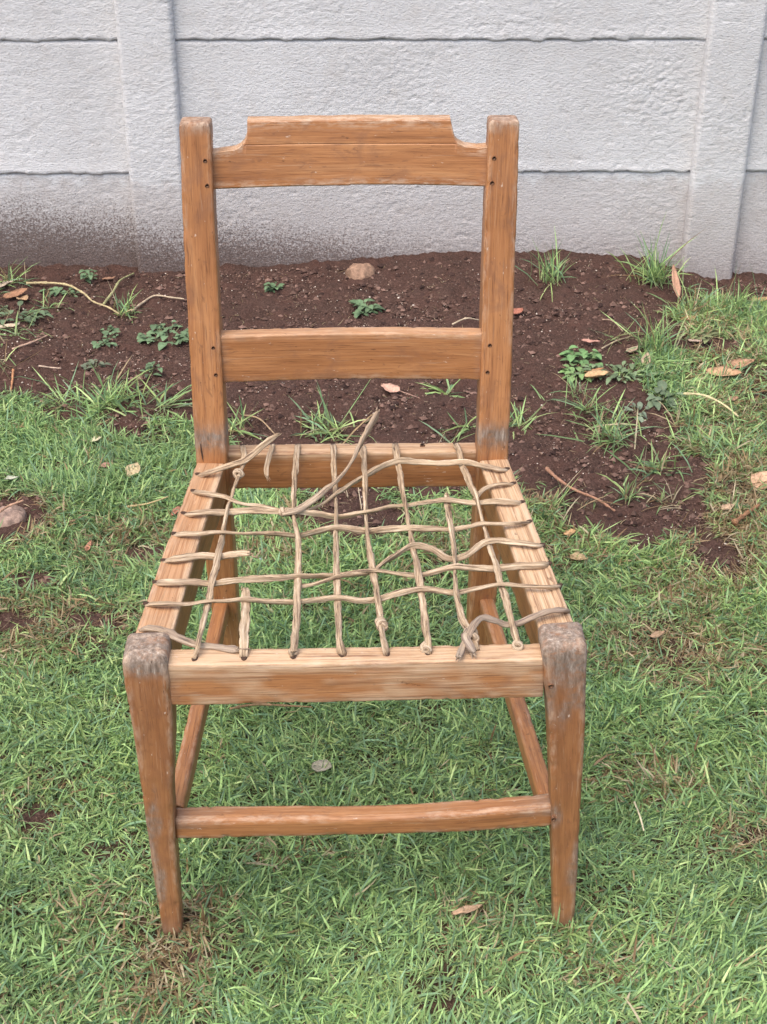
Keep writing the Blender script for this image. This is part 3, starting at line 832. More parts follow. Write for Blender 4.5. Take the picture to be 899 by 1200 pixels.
def sweep(C, s, sides, ra, rb, seed=0, rough=.0, twist=0.0, groove=0.0):
    n = len(C)
    T = np.gradient(C, axis=0); T /= np.linalg.norm(T, axis=1)[:, None] + 1e-12
    up = np.array([0, 0, 1.0])
    A = np.cross(T, up); ln = np.linalg.norm(A, axis=1)[:, None]
    A = np.where(ln > .15, A / (ln + 1e-9), np.array([1.0, 0, 0])[None] - T * T[:, :1])
    A /= np.linalg.norm(A, axis=1)[:, None]
    B = np.cross(A, T)
    th = np.linspace(0, 2 * np.pi, sides, endpoint=False)
    tw = twist * s
    TH = th[None] + 0 * tw[:, None]
    ca, sa = np.cos(TH), np.sin(TH)
    if groove: ca = np.sign(ca) * np.abs(ca) ** .55; sa = np.sign(sa) * np.abs(sa) ** .55
    ea = ca * np.asarray(ra)[:, None]; eb = sa * np.asarray(rb)[:, None]
    ctw, stw = np.cos(tw)[:, None], np.sin(tw)[:, None]
    if groove:
        dn = 1 - groove * np.exp(-((((th - 1.2) + np.pi) % (2 * np.pi) - np.pi) / .35) ** 2) - groove * .7 * np.exp(-((((th - 4.0) + np.pi) % (2 * np.pi) - np.pi) / .35) ** 2)
        ea = ea * dn[None]; eb = eb * dn[None]
    xa = ea * ctw - eb * stw; xb = ea * stw + eb * ctw
    nz = 1 + rough * (fbm(TH * 1.4 + seed, s[:, None] * 120 + 0 * TH, seed, 3) - .5) * 2
    V = C[:, None] + A[:, None] * (xa * nz)[..., None] + B[:, None] * (xb * nz)[..., None]
    idx = np.arange(n * sides).reshape(n, sides); nx = np.roll(idx, -1, 1)
    Q = np.stack([idx[:-1], nx[:-1], nx[1:], idx[1:]], -1).reshape(-1, 4)
    gc = np.stack([ea, eb, np.repeat(s[:, None], sides, 1)], -1)
    return V.reshape(-1, 3), Q, gc.reshape(-1, 3), [idx[0][::-1][None], idx[-1][None]]

def twig(pix, label, rad=.0022, col=(.45, .33, .2), lift=.004, name="fallen_twig", cat="twig", arch=0.0):
    P = np.array([on_ground(a, b) for a, b in pix])
    k = np.linspace(0, 1, len(P))
    P[:, 2] += lift + rad + arch * np.sin(np.pi * k)
    o0 = P.mean(0); o0[2] = P[:, 2].min()
    C, s, sd = tube(P - o0, rad)
    r = rad * (1.1 - .5 * s / s[-1]) * (1 + .35 * np.exp(-((np.mod(s + .004 * pix[0][0], .023) - .011) / .0022) ** 2)) * (1 + .25 * (vnoise(s * 160, s * 0, int(pix[0][0])) - .5) * 2)
    V, Q, gc, caps = sweep(C, s, sd, r, r, int(pix[0][0]), .12)
    cc = np.ones((len(V), 4)); cc[:, :3] = np.array(col) * (.75 + .5 * vnoise(gc[:, 2] * 90, gc[:, 0] * 500, 3))[:, None]
    o = mesh_np(name, V, [Q] + caps, M_TWIG, None, {'col': cc})
    o.location = o0
    tag(o, label, cat, "twigs and dead stems on the ground")
twig([(15, 412), (38, 404), (58, 395)], "thin straight pale twig lying on dark soil at left", .0022, (.46, .30, .22))
twig([(16, 437), (15, 450), (13, 463)], "short orange twig pointing at the lawn edge on the far left", .0026, (.45, .22, .11))
twig([(46, 431), (60, 433), (72, 434)], "short pale straw lying alone on the soil at left", .0016, (.50, .37, .28), .003)
twig([(32, 336), (50, 337), (78, 340), (98, 350), (112, 361), (128, 366), (140, 372)], "long pale runner stem curving down from the brown leaf near the wall", .0028, (.45, .36, .20), .006, "runner_stem", "runner", .006)
twig([(122, 360), (133, 350), (142, 336), (157, 324)], "thin green runner stem rising toward the left concrete post", .0028, (.33, .32, .16), .005, "runner_stem", "runner", .01)
twig([(155, 368), (168, 358), (182, 350), (200, 352), (216, 354)], "knobbly tan stem lying between grass tuft and left chair post", .0026, (.46, .36, .25), .005, "runner_stem", "runner")
twig([(640, 556), (655, 572), (676, 586), (698, 594), (720, 606)], "reddish dead runner bordering the lawn right of the seat", .0030, (.36, .19, .12), .010, "runner_stem", "runner", .006)
twig([(800, 472), (820, 478), (842, 487), (864, 499)], "pale yellow runner stem crossing green grass at right", .0026, (.55, .47, .27), .018, "runner_stem", "runner", .01)
twig([(859, 622), (872, 612), (888, 601)], "dark brown broken twig in dry grass at the right edge", .0046, (.27, .14, .075), .012)
twig([(270, 843), (300, 838), (330, 839), (366, 841)], "thin brown dead stem in the lawn behind the front legs", .0020, (.24, .15, .08), .018, "fallen_twig", "twig")
twig([(742, 952), (748, 968), (753, 986)], "single pale straw leaning on the lawn right of the right front leg", .0013, (.66, .57, .38), .018)
twig([(706, 378), (716, 384), (730, 392)], "fine dead stalk on the soil above the reddish leaf", .0014, (.40, .28, .20), .006, arch=.01)
twig([(705, 412), (720, 404), (738, 398)], "thin dry stalk bridging the sparse grass shoot", .0014, (.40, .32, .22), .006)
twig([(222, 478), (246, 486), (264, 490)], "thin straw poking out behind the left chair post", .0014, (.50, .38, .26), .004)
twig([(285, 490), (305, 500), (322, 512)], "thin curved brown stem beside the yellow green tuft", .0018, (.36, .25, .15), .005, arch=.01)
twig([(0, 620), (12, 612), (30, 605)], "rusty dead stem lying over the pinkish stone at left", .0026, (.46, .27, .18), .030)
twig([(150, 604), (175, 600), (198, 592)], "pale dead stem in the lawn beside the left seat rail", .0018, (.50, .38, .2), .016)
twig([(385, 540), (398, 560), (408, 585)], "wiry dead grass stalk on the soil seen through the seat", .0012, (.50, .40, .28), .004, arch=.02)
twig([(426, 563), (420, 580), (424, 600)], "second wiry stalk curling on the soil seen through the seat", .0012, (.50, .40, .28), .004, arch=.02)
twig([(530, 383), (545, 382), (562, 378)], "pale straw curving out behind the right chair post", .0018, (.50, .40, .28), .004, arch=.012)

# ------------------------------------------------------------------ stones
def stone(px, py, label, sx, sy, sz, col, seed, sink=.4):
    p = on_ground(px, py)
    bm = bmesh.new(); bmesh.ops.create_icosphere(bm, subdivisions=4, radius=1)
    V = np.array([v.co[:] for v in bm.verts]); F = np.array([[v.index for v in f.verts] for f in bm.faces]); bm.free()
    n = fbm(V[:, 0] * 1.6 + seed, V[:, 1] * 1.6 + V[:, 2], seed, 3); n2 = fbm(V[:, 0] * 6 + V[:, 2] * 4, V[:, 1] * 6 + seed, seed + 4, 3)
    V = V * (1 + .55 * (n - .5) + .16 * (n2 - .5))[:, None] * np.array([sx, sy, sz])
    V[:, 2] += sz * (1 - 2 * sink) * .6
    C = np.ones((len(V), 4)); C[:, :3] = np.array(col) * (.7 + .6 * n2)[:, None]
    o = mesh_np("stone", V, [F], M_STONE, None, {'col': C}); o.location = p
    tag(o, label, "stone")
stone(422, 322, "tan clay coloured stone at the wall foot seen through the chair back", .036, .030, .024, (.30, .185, .125), 5)
stone(8, 609, "pinkish rough stone half sunk in the lawn at the left edge", .036, .030, .020, (.34, .235, .185), 9)
stone(306, 660, "small bluish grey pebble in the grass seen through the seat", .008, .008, .007, (.34, .38, .40), 12, .2)

# ------------------------------------------------------------------ the chair
CX, CY, CYAW = -.02954, 1.32005, .02691
chair = empty("wooden_chair", (CX, CY, 0), CYAW)
tag(chair, "old worn wooden chair with a broken woven rawhide thong seat standing on the lawn", "chair")
_cc, _cs = math.cos(CYAW), math.sin(CYAW)
def to_local(P):
    X, Y = P[0] - CX, P[1] - CY
    return np.array([X * _cc + Y * _cs, -X * _cs + Y * _cc, P[2]])
SEAT = .417

def beam(name, st, A0, r=.004, N_len=70, seed=0, wearf=None, er=.003, endcap=(1, 1), wob=.0007, nside=7, tone=0.0):
    """st: stations (centre(3), width along A, height along B). Rounded-rectangle sweep with softened ends."""
    P = np.array([s[0] for s in st], float); Wd = np.array([s[1] for s in st], float); Hh = np.array([s[2] for s in st], float)
    d = np.concatenate([[0], np.cumsum(np.linalg.norm(np.diff(P, axis=0), axis=1))])
    tot = d[-1]
    ss = np.linspace(0, tot, N_len)
    if len(st) > 2:
        def ip(y):
            m = np.gradient(y, d)
            i = np.clip(np.searchsorted(d, ss) - 1, 0, len(d) - 2); h = d[i + 1] - d[i]; t = (ss - d[i]) / h
            return (2*t**3-3*t*t+1)*y[i] + (t**3-2*t*t+t)*h*m[i] + (-2*t**3+3*t*t)*y[i+1] + (t**3-t*t)*h*m[i+1]
    else:
        def ip(y): return np.interp(ss, d, y)
    C = np.stack([ip(P[:, 0]), ip(P[:, 1]), ip(P[:, 2])], 1); w_ = ip(Wd); h_ = ip(Hh)
    T = np.gradient(C, axis=0); T /= np.linalg.norm(T, axis=1)[:, None]
    rings = []
    er_ = er
    for k, a in enumerate(np.linspace(0, math.pi / 2, 5)[:-1]):
        rings.append((C[0] - T[0] * 0 + T[0] * er_ * (1 - math.sin(a)) * 1.0, w_[0], h_[0], er_ * (1 - math.cos(math.pi / 2 - a)), T[0], 0))
    body = [(C[i], w_[i], h_[i], 0.0, T[i], ss[i]) for i in range(N_len) if er_ * 1.02 < ss[i] < tot - er_ * 1.02]
    tail = []
    for k, a in enumerate(np.linspace(0, math.pi / 2, 5)[1:]):
        tail.append((C[-1] - T[-1] * er_ * (1 - math.sin(a)), w_[-1], h_[-1], er_ * (1 - math.cos(a)), T[-1], tot))
    if not endcap[0]: rings = [(C[0], w_[0], h_[0], 0, T[0], 0)]
    if not endcap[1]: tail = [(C[-1], w_[-1], h_[-1], 0, T[-1], tot)]
    allr = rings + body + tail
    A0 = np.array(A0, float)
    V, G, UV = [], [], []
    off = rng.uniform(-3, 3, 3)
    for (c, ww, hh, ins, t, s) in allr:
        A = A0 - t * (A0 @ t); A /= np.linalg.norm(A); B = np.cross(t, A)
        a_, b_ = ww / 2 - ins, hh / 2 - ins
        rr = min(r, a_ * .95, b_ * .95)
        pts = []
        for (sa, sb, a0) in ((1, 1, 0), (-1, 1, 90), (-1, -1, 180), (1, -1, 270)):
            for q in range(4):
                an = math.radians(a0 + q * 30)
                pts.append((sa * (a_ - rr) + rr * math.cos(an), sb * (b_ - rr) + rr * math.sin(an), 1.0))
            # side subdivisions to the next corner
            nxt = {(1, 1): (-1, 1), (-1, 1): (-1, -1), (-1, -1): (1, -1), (1, -1): (1, 1)}[(sa, sb)]
            e = math.radians(a0 + 90)
            p0 = np.array([sa * (a_ - rr) + rr * math.cos(e), sb * (b_ - rr) + rr * math.sin(e)])
            p1 = np.array([nxt[0] * (a_ - rr) + rr * math.cos(e), nxt[1] * (b_ - rr) + rr * math.sin(e)])
            for q in range(1, nside):
                pp = p0 + (p1 - p0) * q / nside
                pts.append((pp[0], pp[1], 0.0))
        pts = np.array(pts)
        V.append(c[None] + A[None] * pts[:, :1] + B[None] * pts[:, 1:2])
        sl = float((c - C[0]) @ T[0]) if s in (0, tot) else s
        G.append(np.stack([pts[:, 0], pts[:, 1], np.full(len(pts), s if s not in (0, tot) else (0 if s == 0 else tot))], 1))
        UV.append(np.stack([pts[:, 0] / (ww / 2), pts[:, 1] / (hh / 2), pts[:, 2], np.full(len(pts), s / tot)], 1))
    k = len(V[0]); n = len(V)
    V = np.concatenate(V); G = np.concatenate(G); UV = np.concatenate(UV)
    # hand-made unevenness, dents along the arrises
    nn = fbm(G[:, 2] * 22 + seed, (G[:, 0] - G[:, 1]) * 18, seed, 3) - .5
    n2 = fbm(G[:, 2] * 120 + seed, (G[:, 0] + 2 * G[:, 1]) * 90, seed + 3, 3)
    cen = np.repeat(np.array([c for (c, *_r) in allr]), k, 0)
    out = V - cen; ol = np.linalg.norm(out, axis=1)[:, None] + 1e-9
    V = V + out / ol * (nn * 2 * wob)[:, None] - out / ol * (UV[:, 2] * np.clip(n2 - .58, 0, 1) * .0075)[:, None] * min(1, r / .004)
    idx = np.arange(n * k).reshape(n, k); nx = np.roll(idx, -1, 1)
    Q = np.stack([idx[:-1], nx[:-1], nx[1:], idx[1:]], -1).reshape(-1, 4)
    blocks = [Q, idx[0][::-1][None], idx[-1][None]]
    wear = np.zeros((len(V), 4)); wear[:, 3] = tone
    wear[:, 0] = UV[:, 2] * .42 * sstep(.42, .62, fbm(G[:, 2] * 9 + seed, (G[:, 0] - G[:, 1]) * 12, seed + 7, 3))
    if wearf is not None:
        a, g, rw = wearf(V, UV)
        wear[:, 0] = np.clip(wear[:, 0] + a, 0, 1); wear[:, 1] = np.clip(g, 0, 1); wear[:, 2] = np.clip(rw, 0, 1)
    o = mesh_np(name, V, blocks, M_WOOD, chair, {'gc': G + off, 'wear': wear})
    return o

def topface(V, UV, axis_sign):      # how much a vertex lies on the worn side of the section
    return axis_sign

# front legs: tall tapered, tops rounded and weathered grey; the right one splays outward
def leg_wear(V, UV):
    z = V[:, 2]
    g = sstep(.402, .428, z + .022 * (fbm(V[:, 0] * 60, z * 14, 8, 3) - .5)) * 1.15 + .45 * np.clip(1 - z / .03, 0, 1)
    g = g + .62 * sstep(.50, .68, fbm(V[:, 0] * 42 + 3, z * 11, 19, 4)) * sstep(.0, .1, z)
    return .25 * sstep(.36, .44, z), g, 0 * z
def front_leg(side):
    if side < 0:
        st = [((-.2285, .013, -.006), .0235, .026), ((-.2295, .014, .10), .029, .030), ((-.2295, .0165, .218), .035, .037), ((-.2265, .019, .34), .0455, .046), ((-.2278, .0195, .40), .0485, .049), ((-.2278, .020, .434), .0485, .050)]
    else:
        st = [((.2545, .013, -.006), .0255, .026), ((.249, .014, .10), .031, .030), ((.2425, .0165, .214), .0355, .037), ((.2345, .019, .345), .0430, .046), ((.2278, .0195, .41), .049, .049), ((.2258, .020, .440), .050, .050)]
    o = beam("front_leg", st, (1, 0, 0), r=.0048, N_len=110, seed=21 + side, wearf=leg_wear, er=.0105, tone=.6, endcap=(0, 1), wob=.0012)
    return o
front_leg(-1); front_leg(1)

# back posts: one timber from foot to top, straight raked upper part, foot swept back
def post_wear(V, UV):
    z = V[:, 2]
    g = .85 * np.exp(-((z - .452) / .016) ** 2) + .55 * sstep(.838, .857, z)
    return .55 * sstep(.840, .855, z), g, .0 * z
def back_post(s):
    k = s
    dx = .0
    st = [((k * .183, .507, -.008), .030, .032), ((k * .184, .490, .10), .036, .040), ((k * .1855, .472, .24), .040, .046), ((k * .186, .4575, .385), .041, .0505),
          ((k * .1862, .4568, .44), .041, .048), ((k * .1862, .4655, .54), .0405, .044), ((k * .1862, .4845, .70), .0395, .040), ((k * .1858 + .001, .502, .8565), .0375, .036)]
    return beam("back_post", st, (1, 0, 0), r=.0032, N_len=150, seed=33 + k, wearf=post_wear, er=.0045, endcap=(0, 1), wob=.0009)
back_post(-1); back_post(1)

def rail_wear_top(amount, front=0.0):
    def f(V, UV):
        up = sstep(.45, .97, UV[:, 1]) 
        ends = np.clip(1 - np.minimum(UV[:, 3], 1 - UV[:, 3]) / .05, 0, 1)
        return .3 * up, .35 * ends * (1 - up), amount * up * (.75 + .5 * fbm(UV[:, 3] * 30, UV[:, 0] * 2, 15, 3)) + front * .42 * sstep(.35, .65, fbm(UV[:, 3] * 9, UV[:, 1] * 2.5, 5, 3)) * (1 - up)
    return f
# B = T x A ; for a rail along +x with A = -y the B axis is +z... choose A so that B points up
beam("front_rail", [((-.2065, .0155, .3885), .030, .0565), ((0, .0155, .389), .030, .0545), ((.2065, .0155, .3915), .030, .0535)], (0, 1, 0), r=.0028, seed=41, wearf=rail_wear_top(.85, 1.5), er=.001, N_len=110)
beam("rear_rail", [((-.168, .4675, .389), .026, .056), ((.168, .4675, .3885), .026, .056)], (0, 1, 0), r=.0028, seed=43, wearf=rail_wear_top(.75), er=.001, N_len=90)
beam("side_rail", [((-.2262, .0445, .3905), .042, .053), ((-.2080, .24, .3905), .039, .053), ((-.1872, .4325, .390), .038, .053)], (1, 0, 0), r=.0032, seed=45,
     wearf=lambda V, UV: (.2 * UV[:, 2], 0 * V[:, 0], .40 * sstep(.6, .98, -UV[:, 1]) + .5 * sstep(.4, 1.0, UV[:, 0]) * sstep(.6, .98, -UV[:, 1])), er=.001, N_len=110)
beam("side_rail", [((.2285, .0445, .3905), .042, .053), ((.2085, .24, .3905), .040, .053), ((.1875, .4325, .390), .039, .053)], (1, 0, 0), r=.0032, seed=47,
     wearf=lambda V, UV: (.2 * UV[:, 2], 0 * V[:, 0], (.7 + .3 * fbm(UV[:, 3] * 25, UV[:, 0] * 2, 25, 3)) * sstep(.6, .98, -UV[:, 1])), er=.001, N_len=110)

def str_wear(V, UV):
    ends = np.clip(1 - np.minimum(UV[:, 3], 1 - UV[:, 3]) / .12, 0, 1)
    return .15 * UV[:, 2], .5 * ends * (UV[:, 1] > .2), .16 * sstep(.5, 1, UV[:, 1])
beam("front_stretcher", [((-.214, .0215, .1650), .026, .0320), ((-.10, .0215, .1655), .026, .0305), ((.02, .0215, .1650), .026, .0300), ((.12, .0215, .1685), .026, .0315), ((.229, .0215, .1765), .026, .0340)], (0, 1, 0),
     r=.0060, seed=51, wearf=str_wear, er=.001, tone=.15, N_len=110, wob=.0012)
beam("side_stretcher", [((-.2165, .035, .165), .021, .030), ((-.1885, .468, .156), .020, .029)], (1, 0, 0), r=.005, seed=53, er=.001)
beam("side_stretcher", [((.228, .035, .168), .021, .030), ((.1895, .468, .156), .020, .029)], (1, 0, 0), r=.005, seed=55, er=.001)

# mid back rail and crest rail, both let in between the raked posts
RK = .110
def bow(x): return .004 * (1 - (x / .168) ** 2)
def mid_wear(V, UV):
    e = np.clip(1 - np.minimum(UV[:, 3], 1 - UV[:, 3]) / .04, 0, 1)
    return .45 * sstep(.8, 1, np.abs(UV[:, 1])) * .5, .3 * e, .35 * sstep(.6, 1, UV[:, 1])
beam("mid_rail", [((x, .4625 + bow(x), .5575 + .001 * math.cos(x * 8)), .020, .0665) for x in (-.170, -.08, 0, .08, .170)], (0, 1, 0), r=.0026, seed=61, wearf=mid_wear, er=.001, N_len=100)

def crest():
    """crest board: full outline with hollowed shoulders, front face scored along the shoulder line"""
    xs = [-.170, -.160, -.152] + [-.1228 - q for q in (.024, .020, .016, .013, .010, .0075, .005, .0032, .0018, .0006)] + list(np.linspace(-.1228, .1228, 64)) \
        + [.1228 + q for q in (.0018, .0035, .0052, .0068, .0084, .010, .014, .018, .026, .034)] + [.164, .170]
    xs = np.array(xs)
    LX, LZ = [0, .0006, .0018, .005, .010, .016, .024, .047], [0, .014, .019, .0265, .0315, .0345, .036, .038]
    RX, RZ = [0, .0018, .0052, .0068, .010, .018, .034, .047], [0, .008, .0215, .0255, .0290, .0325, .0345, .033]
    def ztop(x):
        if x < -.1228: return .8552 - float(np.interp(-.1228 - x, LX, LZ))
        if x > .1228: return .8556 - float(np.interp(x - .1228, RX, RZ))
        return .8552
    V, idx, G, wr = [], [], [], []
    off = rng.uniform(-3, 3, 3)
    th = .021
    for x in xs:
        zb = .7725 + .0022 * (1 - (x / .17) ** 2) + (.001 if x > 0 else 0)
        zt = ztop(x) + .0012 * (vnoise(x * 40, 0, 7) - .5)
        zl = min(.8262, zt - .001)           # score line
        up = zt > .830
        ring = []
        def yy(z): return .4905 + (z - .80) * RK + bow(x)
        e = .0022
        prof = [(0, zb + e), (0, zb + (zl - zb) * .25), (0, zb + (zl - zb) * .5), (0, zb + (zl - zb) * .75), (0, zl - .0012)]
        prof += [(.0011 if up else 0, zl), (.0001 if up else .0, zl + (.0011 if up else .0002))]
        prof += [(.0004 if up else .0003, zl + (zt - zl) * .5), (.0008 if up else .0006, zt - e if up else zt - .0006), (.0008 + e if up else .002, zt)]
        prof += [(th - e, zt - .0005), (th, zt - e if up else zt - .0012), (th, (zt + zb) / 2), (th, zb + e), (th - e, zb), (e, zb)]
        for (dy, z) in prof:
            V.append((x, yy(z) + dy + .0008 * (vnoise(x * 30, z * 30, 3) - .5), z)); G.append((dy, z, x))
            ed = 1.0 if (abs(z - zt) < .003 or abs(z - zb) < .003) else 0.0
            wr.append((ed * .9, .25 * max(0, 1 - (.17 - abs(x)) / .012), .5 * (abs(z - zt) < .001), 0))
    k = len(prof); n = len(xs)
    I = np.arange(n * k).reshape(n, k); J = np.roll(I, -1, 1)
    Q = np.stack([I[:-1], I[1:], J[1:], J[:-1]], -1).reshape(-1, 4)
    o = mesh_np("crest_rail", V, [Q, I[0][None], I[-1][::-1][None]], M_WOOD, chair, {'gc': np.array(G) + off, 'wear': np.array(wr)})
    md = o.modifiers.new("edge", 'EDGE_SPLIT'); md.split_angle = math.radians(35)
crest()

# wooden pegs through the joints
def peg(x, y, z, r, axis='y'):
    th = np.linspace(0, 2 * np.pi, 12, endpoint=False)
    rr = r * (1 + .12 * np.sin(th * 3 + x * 90))
    V, kk = [], 12
    for (dy, f) in ((.004, 1), (-.0002, 1), (-.0008, .8)):
        for t, q in zip(th, rr):
            V.append((x + q * f * math.cos(t), y + dy, z + q * f * math.sin(t)) if axis == 'y' else (x + q * f * math.cos(t), y + q * f * math.sin(t), z - dy))
    I = np.arange(36).reshape(3, 12); J = np.roll(I, -1, 1)
    Q = np.stack([I[:-1], I[1:], J[1:], J[:-1]], -1).reshape(-1, 4)
    return mesh_np("wooden_peg", V, [Q, I[2][None]], M_PEG, chair)
def front_of_post(z): return np.interp(z, [.385, .44, .54, .70, .862], [.4322, .4328, .4435, .4645, .4845])
for (x, z) in ((-.1745, 0.813), (-.1735, 0.783), (.1755, 0.814), (.174, 0.784), (-.176, .577), (-.1745, .541), (.177, .577), (.175, .541)):
    peg(x, float(front_of_post(z)) - .0004, z, .0027)
peg(.2135, -.0058, .386, .0030); peg(.2295, -.0022, .184, .0028); peg(-.226, .0, .19, .0022)
pz = to_local(on_z(495, 522, SEAT)); peg(pz[0], pz[1], SEAT + .0005, .0035, 'z')

# ------------------------------------------------------------------ rawhide thongs of the seat
def P3(pts):
    out = []
    for q in pts:
        h = q[2] if len(q) > 2 else 0.0
        out.append(to_local(on_z(q[0], q[1], SEAT + .0045 + h)))
    return np.array(out)
LONG = [
    ([(284, 523, -.004), (286, 535), (286, 545), (280, 557), (265, 605), (257, 647), (248, 686), (237, 734), (230, 766), (229, 772, -.006)], .0042),
    ([(319, 522, -.003), (318, 527, .003), (314, 537, .002), (312, 548, -.006), (313, 558, -.012)], .0036),
    ([(286, 770, -.005), (286, 762), (287, 728), (288, 708, .001), (288, 689, .003)], .0062),
    ([(349, 522, -.004), (348, 530), (345, 566), (344, 599), (349, 634), (349, 679), (347, 734), (344, 764), (344, 769, -.006)], .0044),
    ([(390, 522, -.004), (391, 530), (392, 557), (394, 599), (394, 641), (395, 686), (397, 728), (399, 761), (400, 767, -.006)], .0044),
    ([(425, 524, -.004), (426, 532), (428, 570), (430, 620), (435, 657), (440, 687), (445, 717), (448, 743), (452, 760), (453, 766, -.006)], .0042),
    ([(463, 521, -.004), (464, 528), (468, 550), (474, 587), (482, 627), (488, 660), (493, 690), (498, 727), (501, 758), (501, 765, -.006)], .0046),
    ([(523, 578, .003), (524, 586), (527, 610), (532, 640), (533, 667), (535, 700), (543, 728), (551, 742, .003), (556, 752, .002), (559, 762, -.003)], .0044),
    ([(534, 521, -.004), (537, 526), (543, 547), (557, 583), (570, 623), (580, 660), (590, 693), (600, 730), (606, 754), (608, 761, -.006)], .0044),
]
TRAN = [
    ([(234, 557, -.006), (240, 555), (269, 545, .008), (301, 529, .020), (325, 510, .034)], .0045),
    ([(228, 577, -.006), (234, 577), (259, 582), (275, 589), (311, 594), (333, 600)], .0042),
    ([(217, 603, -.006), (224, 602), (265, 598), (311, 599), (336, 601), (375, 602), (420, 603), (430, 602), (457, 593), (487, 589), (533, 588), (567, 587), (604, 589), (610, 590, -.006)], .0043),
    ([(592, 551, -.006), (586, 550), (557, 545), (513, 543), (467, 542), (433, 553, .002), (413, 566, .002), (398, 578, .001), (375, 592, -.003), (345, 602, -.004)], .0044),
    ([(600, 568, -.006), (594, 567), (573, 570), (563, 576), (556, 584)], .0038),
    ([(206, 627, -.006), (213, 626), (259, 626), (311, 625), (353, 625), (388, 621), (420, 620), (440, 620), (483, 621), (527, 618), (567, 616), (612, 613), (619, 613, -.006)], .0042),
    ([(194, 658, -.006), (201, 656), (236, 651), (269, 649), (282, 648, .002), (293, 649, .004)], .0046),
    ([(634, 640, -.006), (627, 639), (587, 635), (567, 638), (543, 651), (527, 653), (503, 643), (483, 642), (460, 653), (443, 663), (430, 669), (400, 677), (372, 683), (352, 684)], .0042),
    ([(184, 684, -.006), (192, 683), (227, 682), (259, 681), (311, 678), (353, 677), (388, 673), (420, 671), (440, 671), (487, 672), (527, 667), (567, 665), (607, 663), (636, 662), (642, 662, -.006)], .0044),
    ([(173, 709, -.006), (180, 708), (227, 708), (275, 705), (311, 705), (353, 703), (398, 703), (420, 704), (443, 700), (483, 693), (533, 692), (587, 687), (647, 688), (654, 688, -.006)], .0042),
]
def dens(P, step=.004):
    C, s, _ = tube(P, .004, n=max(8, int(np.sum(np.linalg.norm(np.diff(P, axis=0), axis=1)) / step)))
    return C, s
LP = [dens(P3(p)) for p, _ in LONG]; TP = [dens(P3(p)) for p, _ in TRAN]
zl = [np.zeros(len(c)) for c, _ in LP]; zt = [np.zeros(len(c)) for c, _ in TP]
for i, (a, sa_) in enumerate(LP):
    for j, (b, sb_) in enumerate(TP):
        D = np.hypot(a[:, None, 0] - b[None, :, 0], a[:, None, 1] - b[None, :, 1])
        ia, ib = np.unravel_index(D.argmin(), D.shape)
        if D[ia, ib] > .004: continue
        sg = 1 if (i + j) % 2 == 0 else -1
        zl[i] += sg * .0030 * np.exp(-((sa_ - sa_[ia]) / .017) ** 2)
        zt[j] -= sg * .0030 * np.exp(-((sb_ - sb_[ib]) / .017) ** 2)

def thong(C, s, r, seed, grime=0.0, flat=.62, tw=9.0, taper=True, ends=(0, 0), fray=()):
    C = C.copy()
    # dried leather is never straight
    C[:, 0] += .0007 * (vnoise(s * 45, s * 0 + seed, seed) - .5); C[:, 1] += .0007 * (vnoise(s * 45, s * 0 + seed + 7, seed + 1) - .5)
    r = r * .87
    n1 = vnoise(s * 42, s * 0, seed + 2); n2 = vnoise(s * 160, s * 0, seed + 4)
    ra = r * (.84 + .26 * n1 + .12 * n2); rb = ra * flat * (.85 + .3 * vnoise(s * 40, s * 0, seed + 5))
    if ends[0]: ra *= 1 + .5 * np.exp(-(s / .006) ** 2)
    if ends[1]: ra *= 1 + ends[1] * np.exp(-((s[-1] - s) / .010) ** 2); 
    if ends[1]: rb = rb * (1 + ends[1] * np.exp(-((s[-1] - s) / .010) ** 2))
    twist = tw * (1 if seed % 2 else -1)
    if 1 in fray: ra = ra * (1 - .45 * np.exp(-((s[-1] - s) / .004) ** 2))
    if 0 in fray: ra = ra * (1 - .45 * np.exp(-(s / .004) ** 2))
    V, Q, gc, caps = sweep(C, s, 16, ra, rb, seed, .30, twist, .42)
    blocks = [Q] + caps
    for e in fray:
        p0, q0 = (C[-1], C[-5]) if e else (C[0], C[4])
        d0 = (p0 - q0) / np.linalg.norm(p0 - q0)
        for k in range(5):
            L_ = rng.uniform(.003, .009); d1 = d0 + rng.normal(0, .32, 3); st = p0 + rng.normal(0, r * .4, 3) - d0 * .003
            u = np.linspace(0, 1, 5)[:, None]
            Cf = st + d1 * L_ * u + rng.normal(0, .0012, 3) * u ** 2
            sf_ = np.linspace(0, L_, 5); rf = r * rng.uniform(.16, .34) * (1 - .75 * u[:, 0])
            Vf, Qf, gf, cf = sweep(Cf, sf_, 5, rf, rf, seed + k, .2)
            blocks += [Qf + len(V)] + [c_ + len(V) for c_ in cf]
            V = np.concatenate([V, Vf]); gc = np.concatenate([gc, gf + k])
    wear = np.zeros((len(V), 4)); wear[:, 1] = grime * (.6 + .6 * vnoise(gc[:, 2] * 60, gc[:, 2] * 0, seed)); wear[:, 3] = 1
    return mesh_np("leather_thong", V, blocks, M_THONG, chair, {'gc': gc + seed * .37, 'wear': wear})
for i, ((C, s), (_, r)) in enumerate(zip(LP, LONG)):
    C = C.copy(); C[:, 2] += zl[i]
    thong(C, s, r, 200 + i, .1, flat=.62 if i != 2 else .4, ends=(0, .35 if i in (4, 5, 6, 8) else 0), tw=9 if i not in (1, 2) else 1, fray=(1,) if i in (1, 2) else ((0,) if i == 7 else ()))
for j, ((C, s), (_, r)) in enumerate(zip(TP, TRAN)):
    C = C.copy(); C[:, 2] += zt[j]
    thong(C, s, r, 230 + j, .1, fray=(1,) if j in (0, 4, 6) else ())
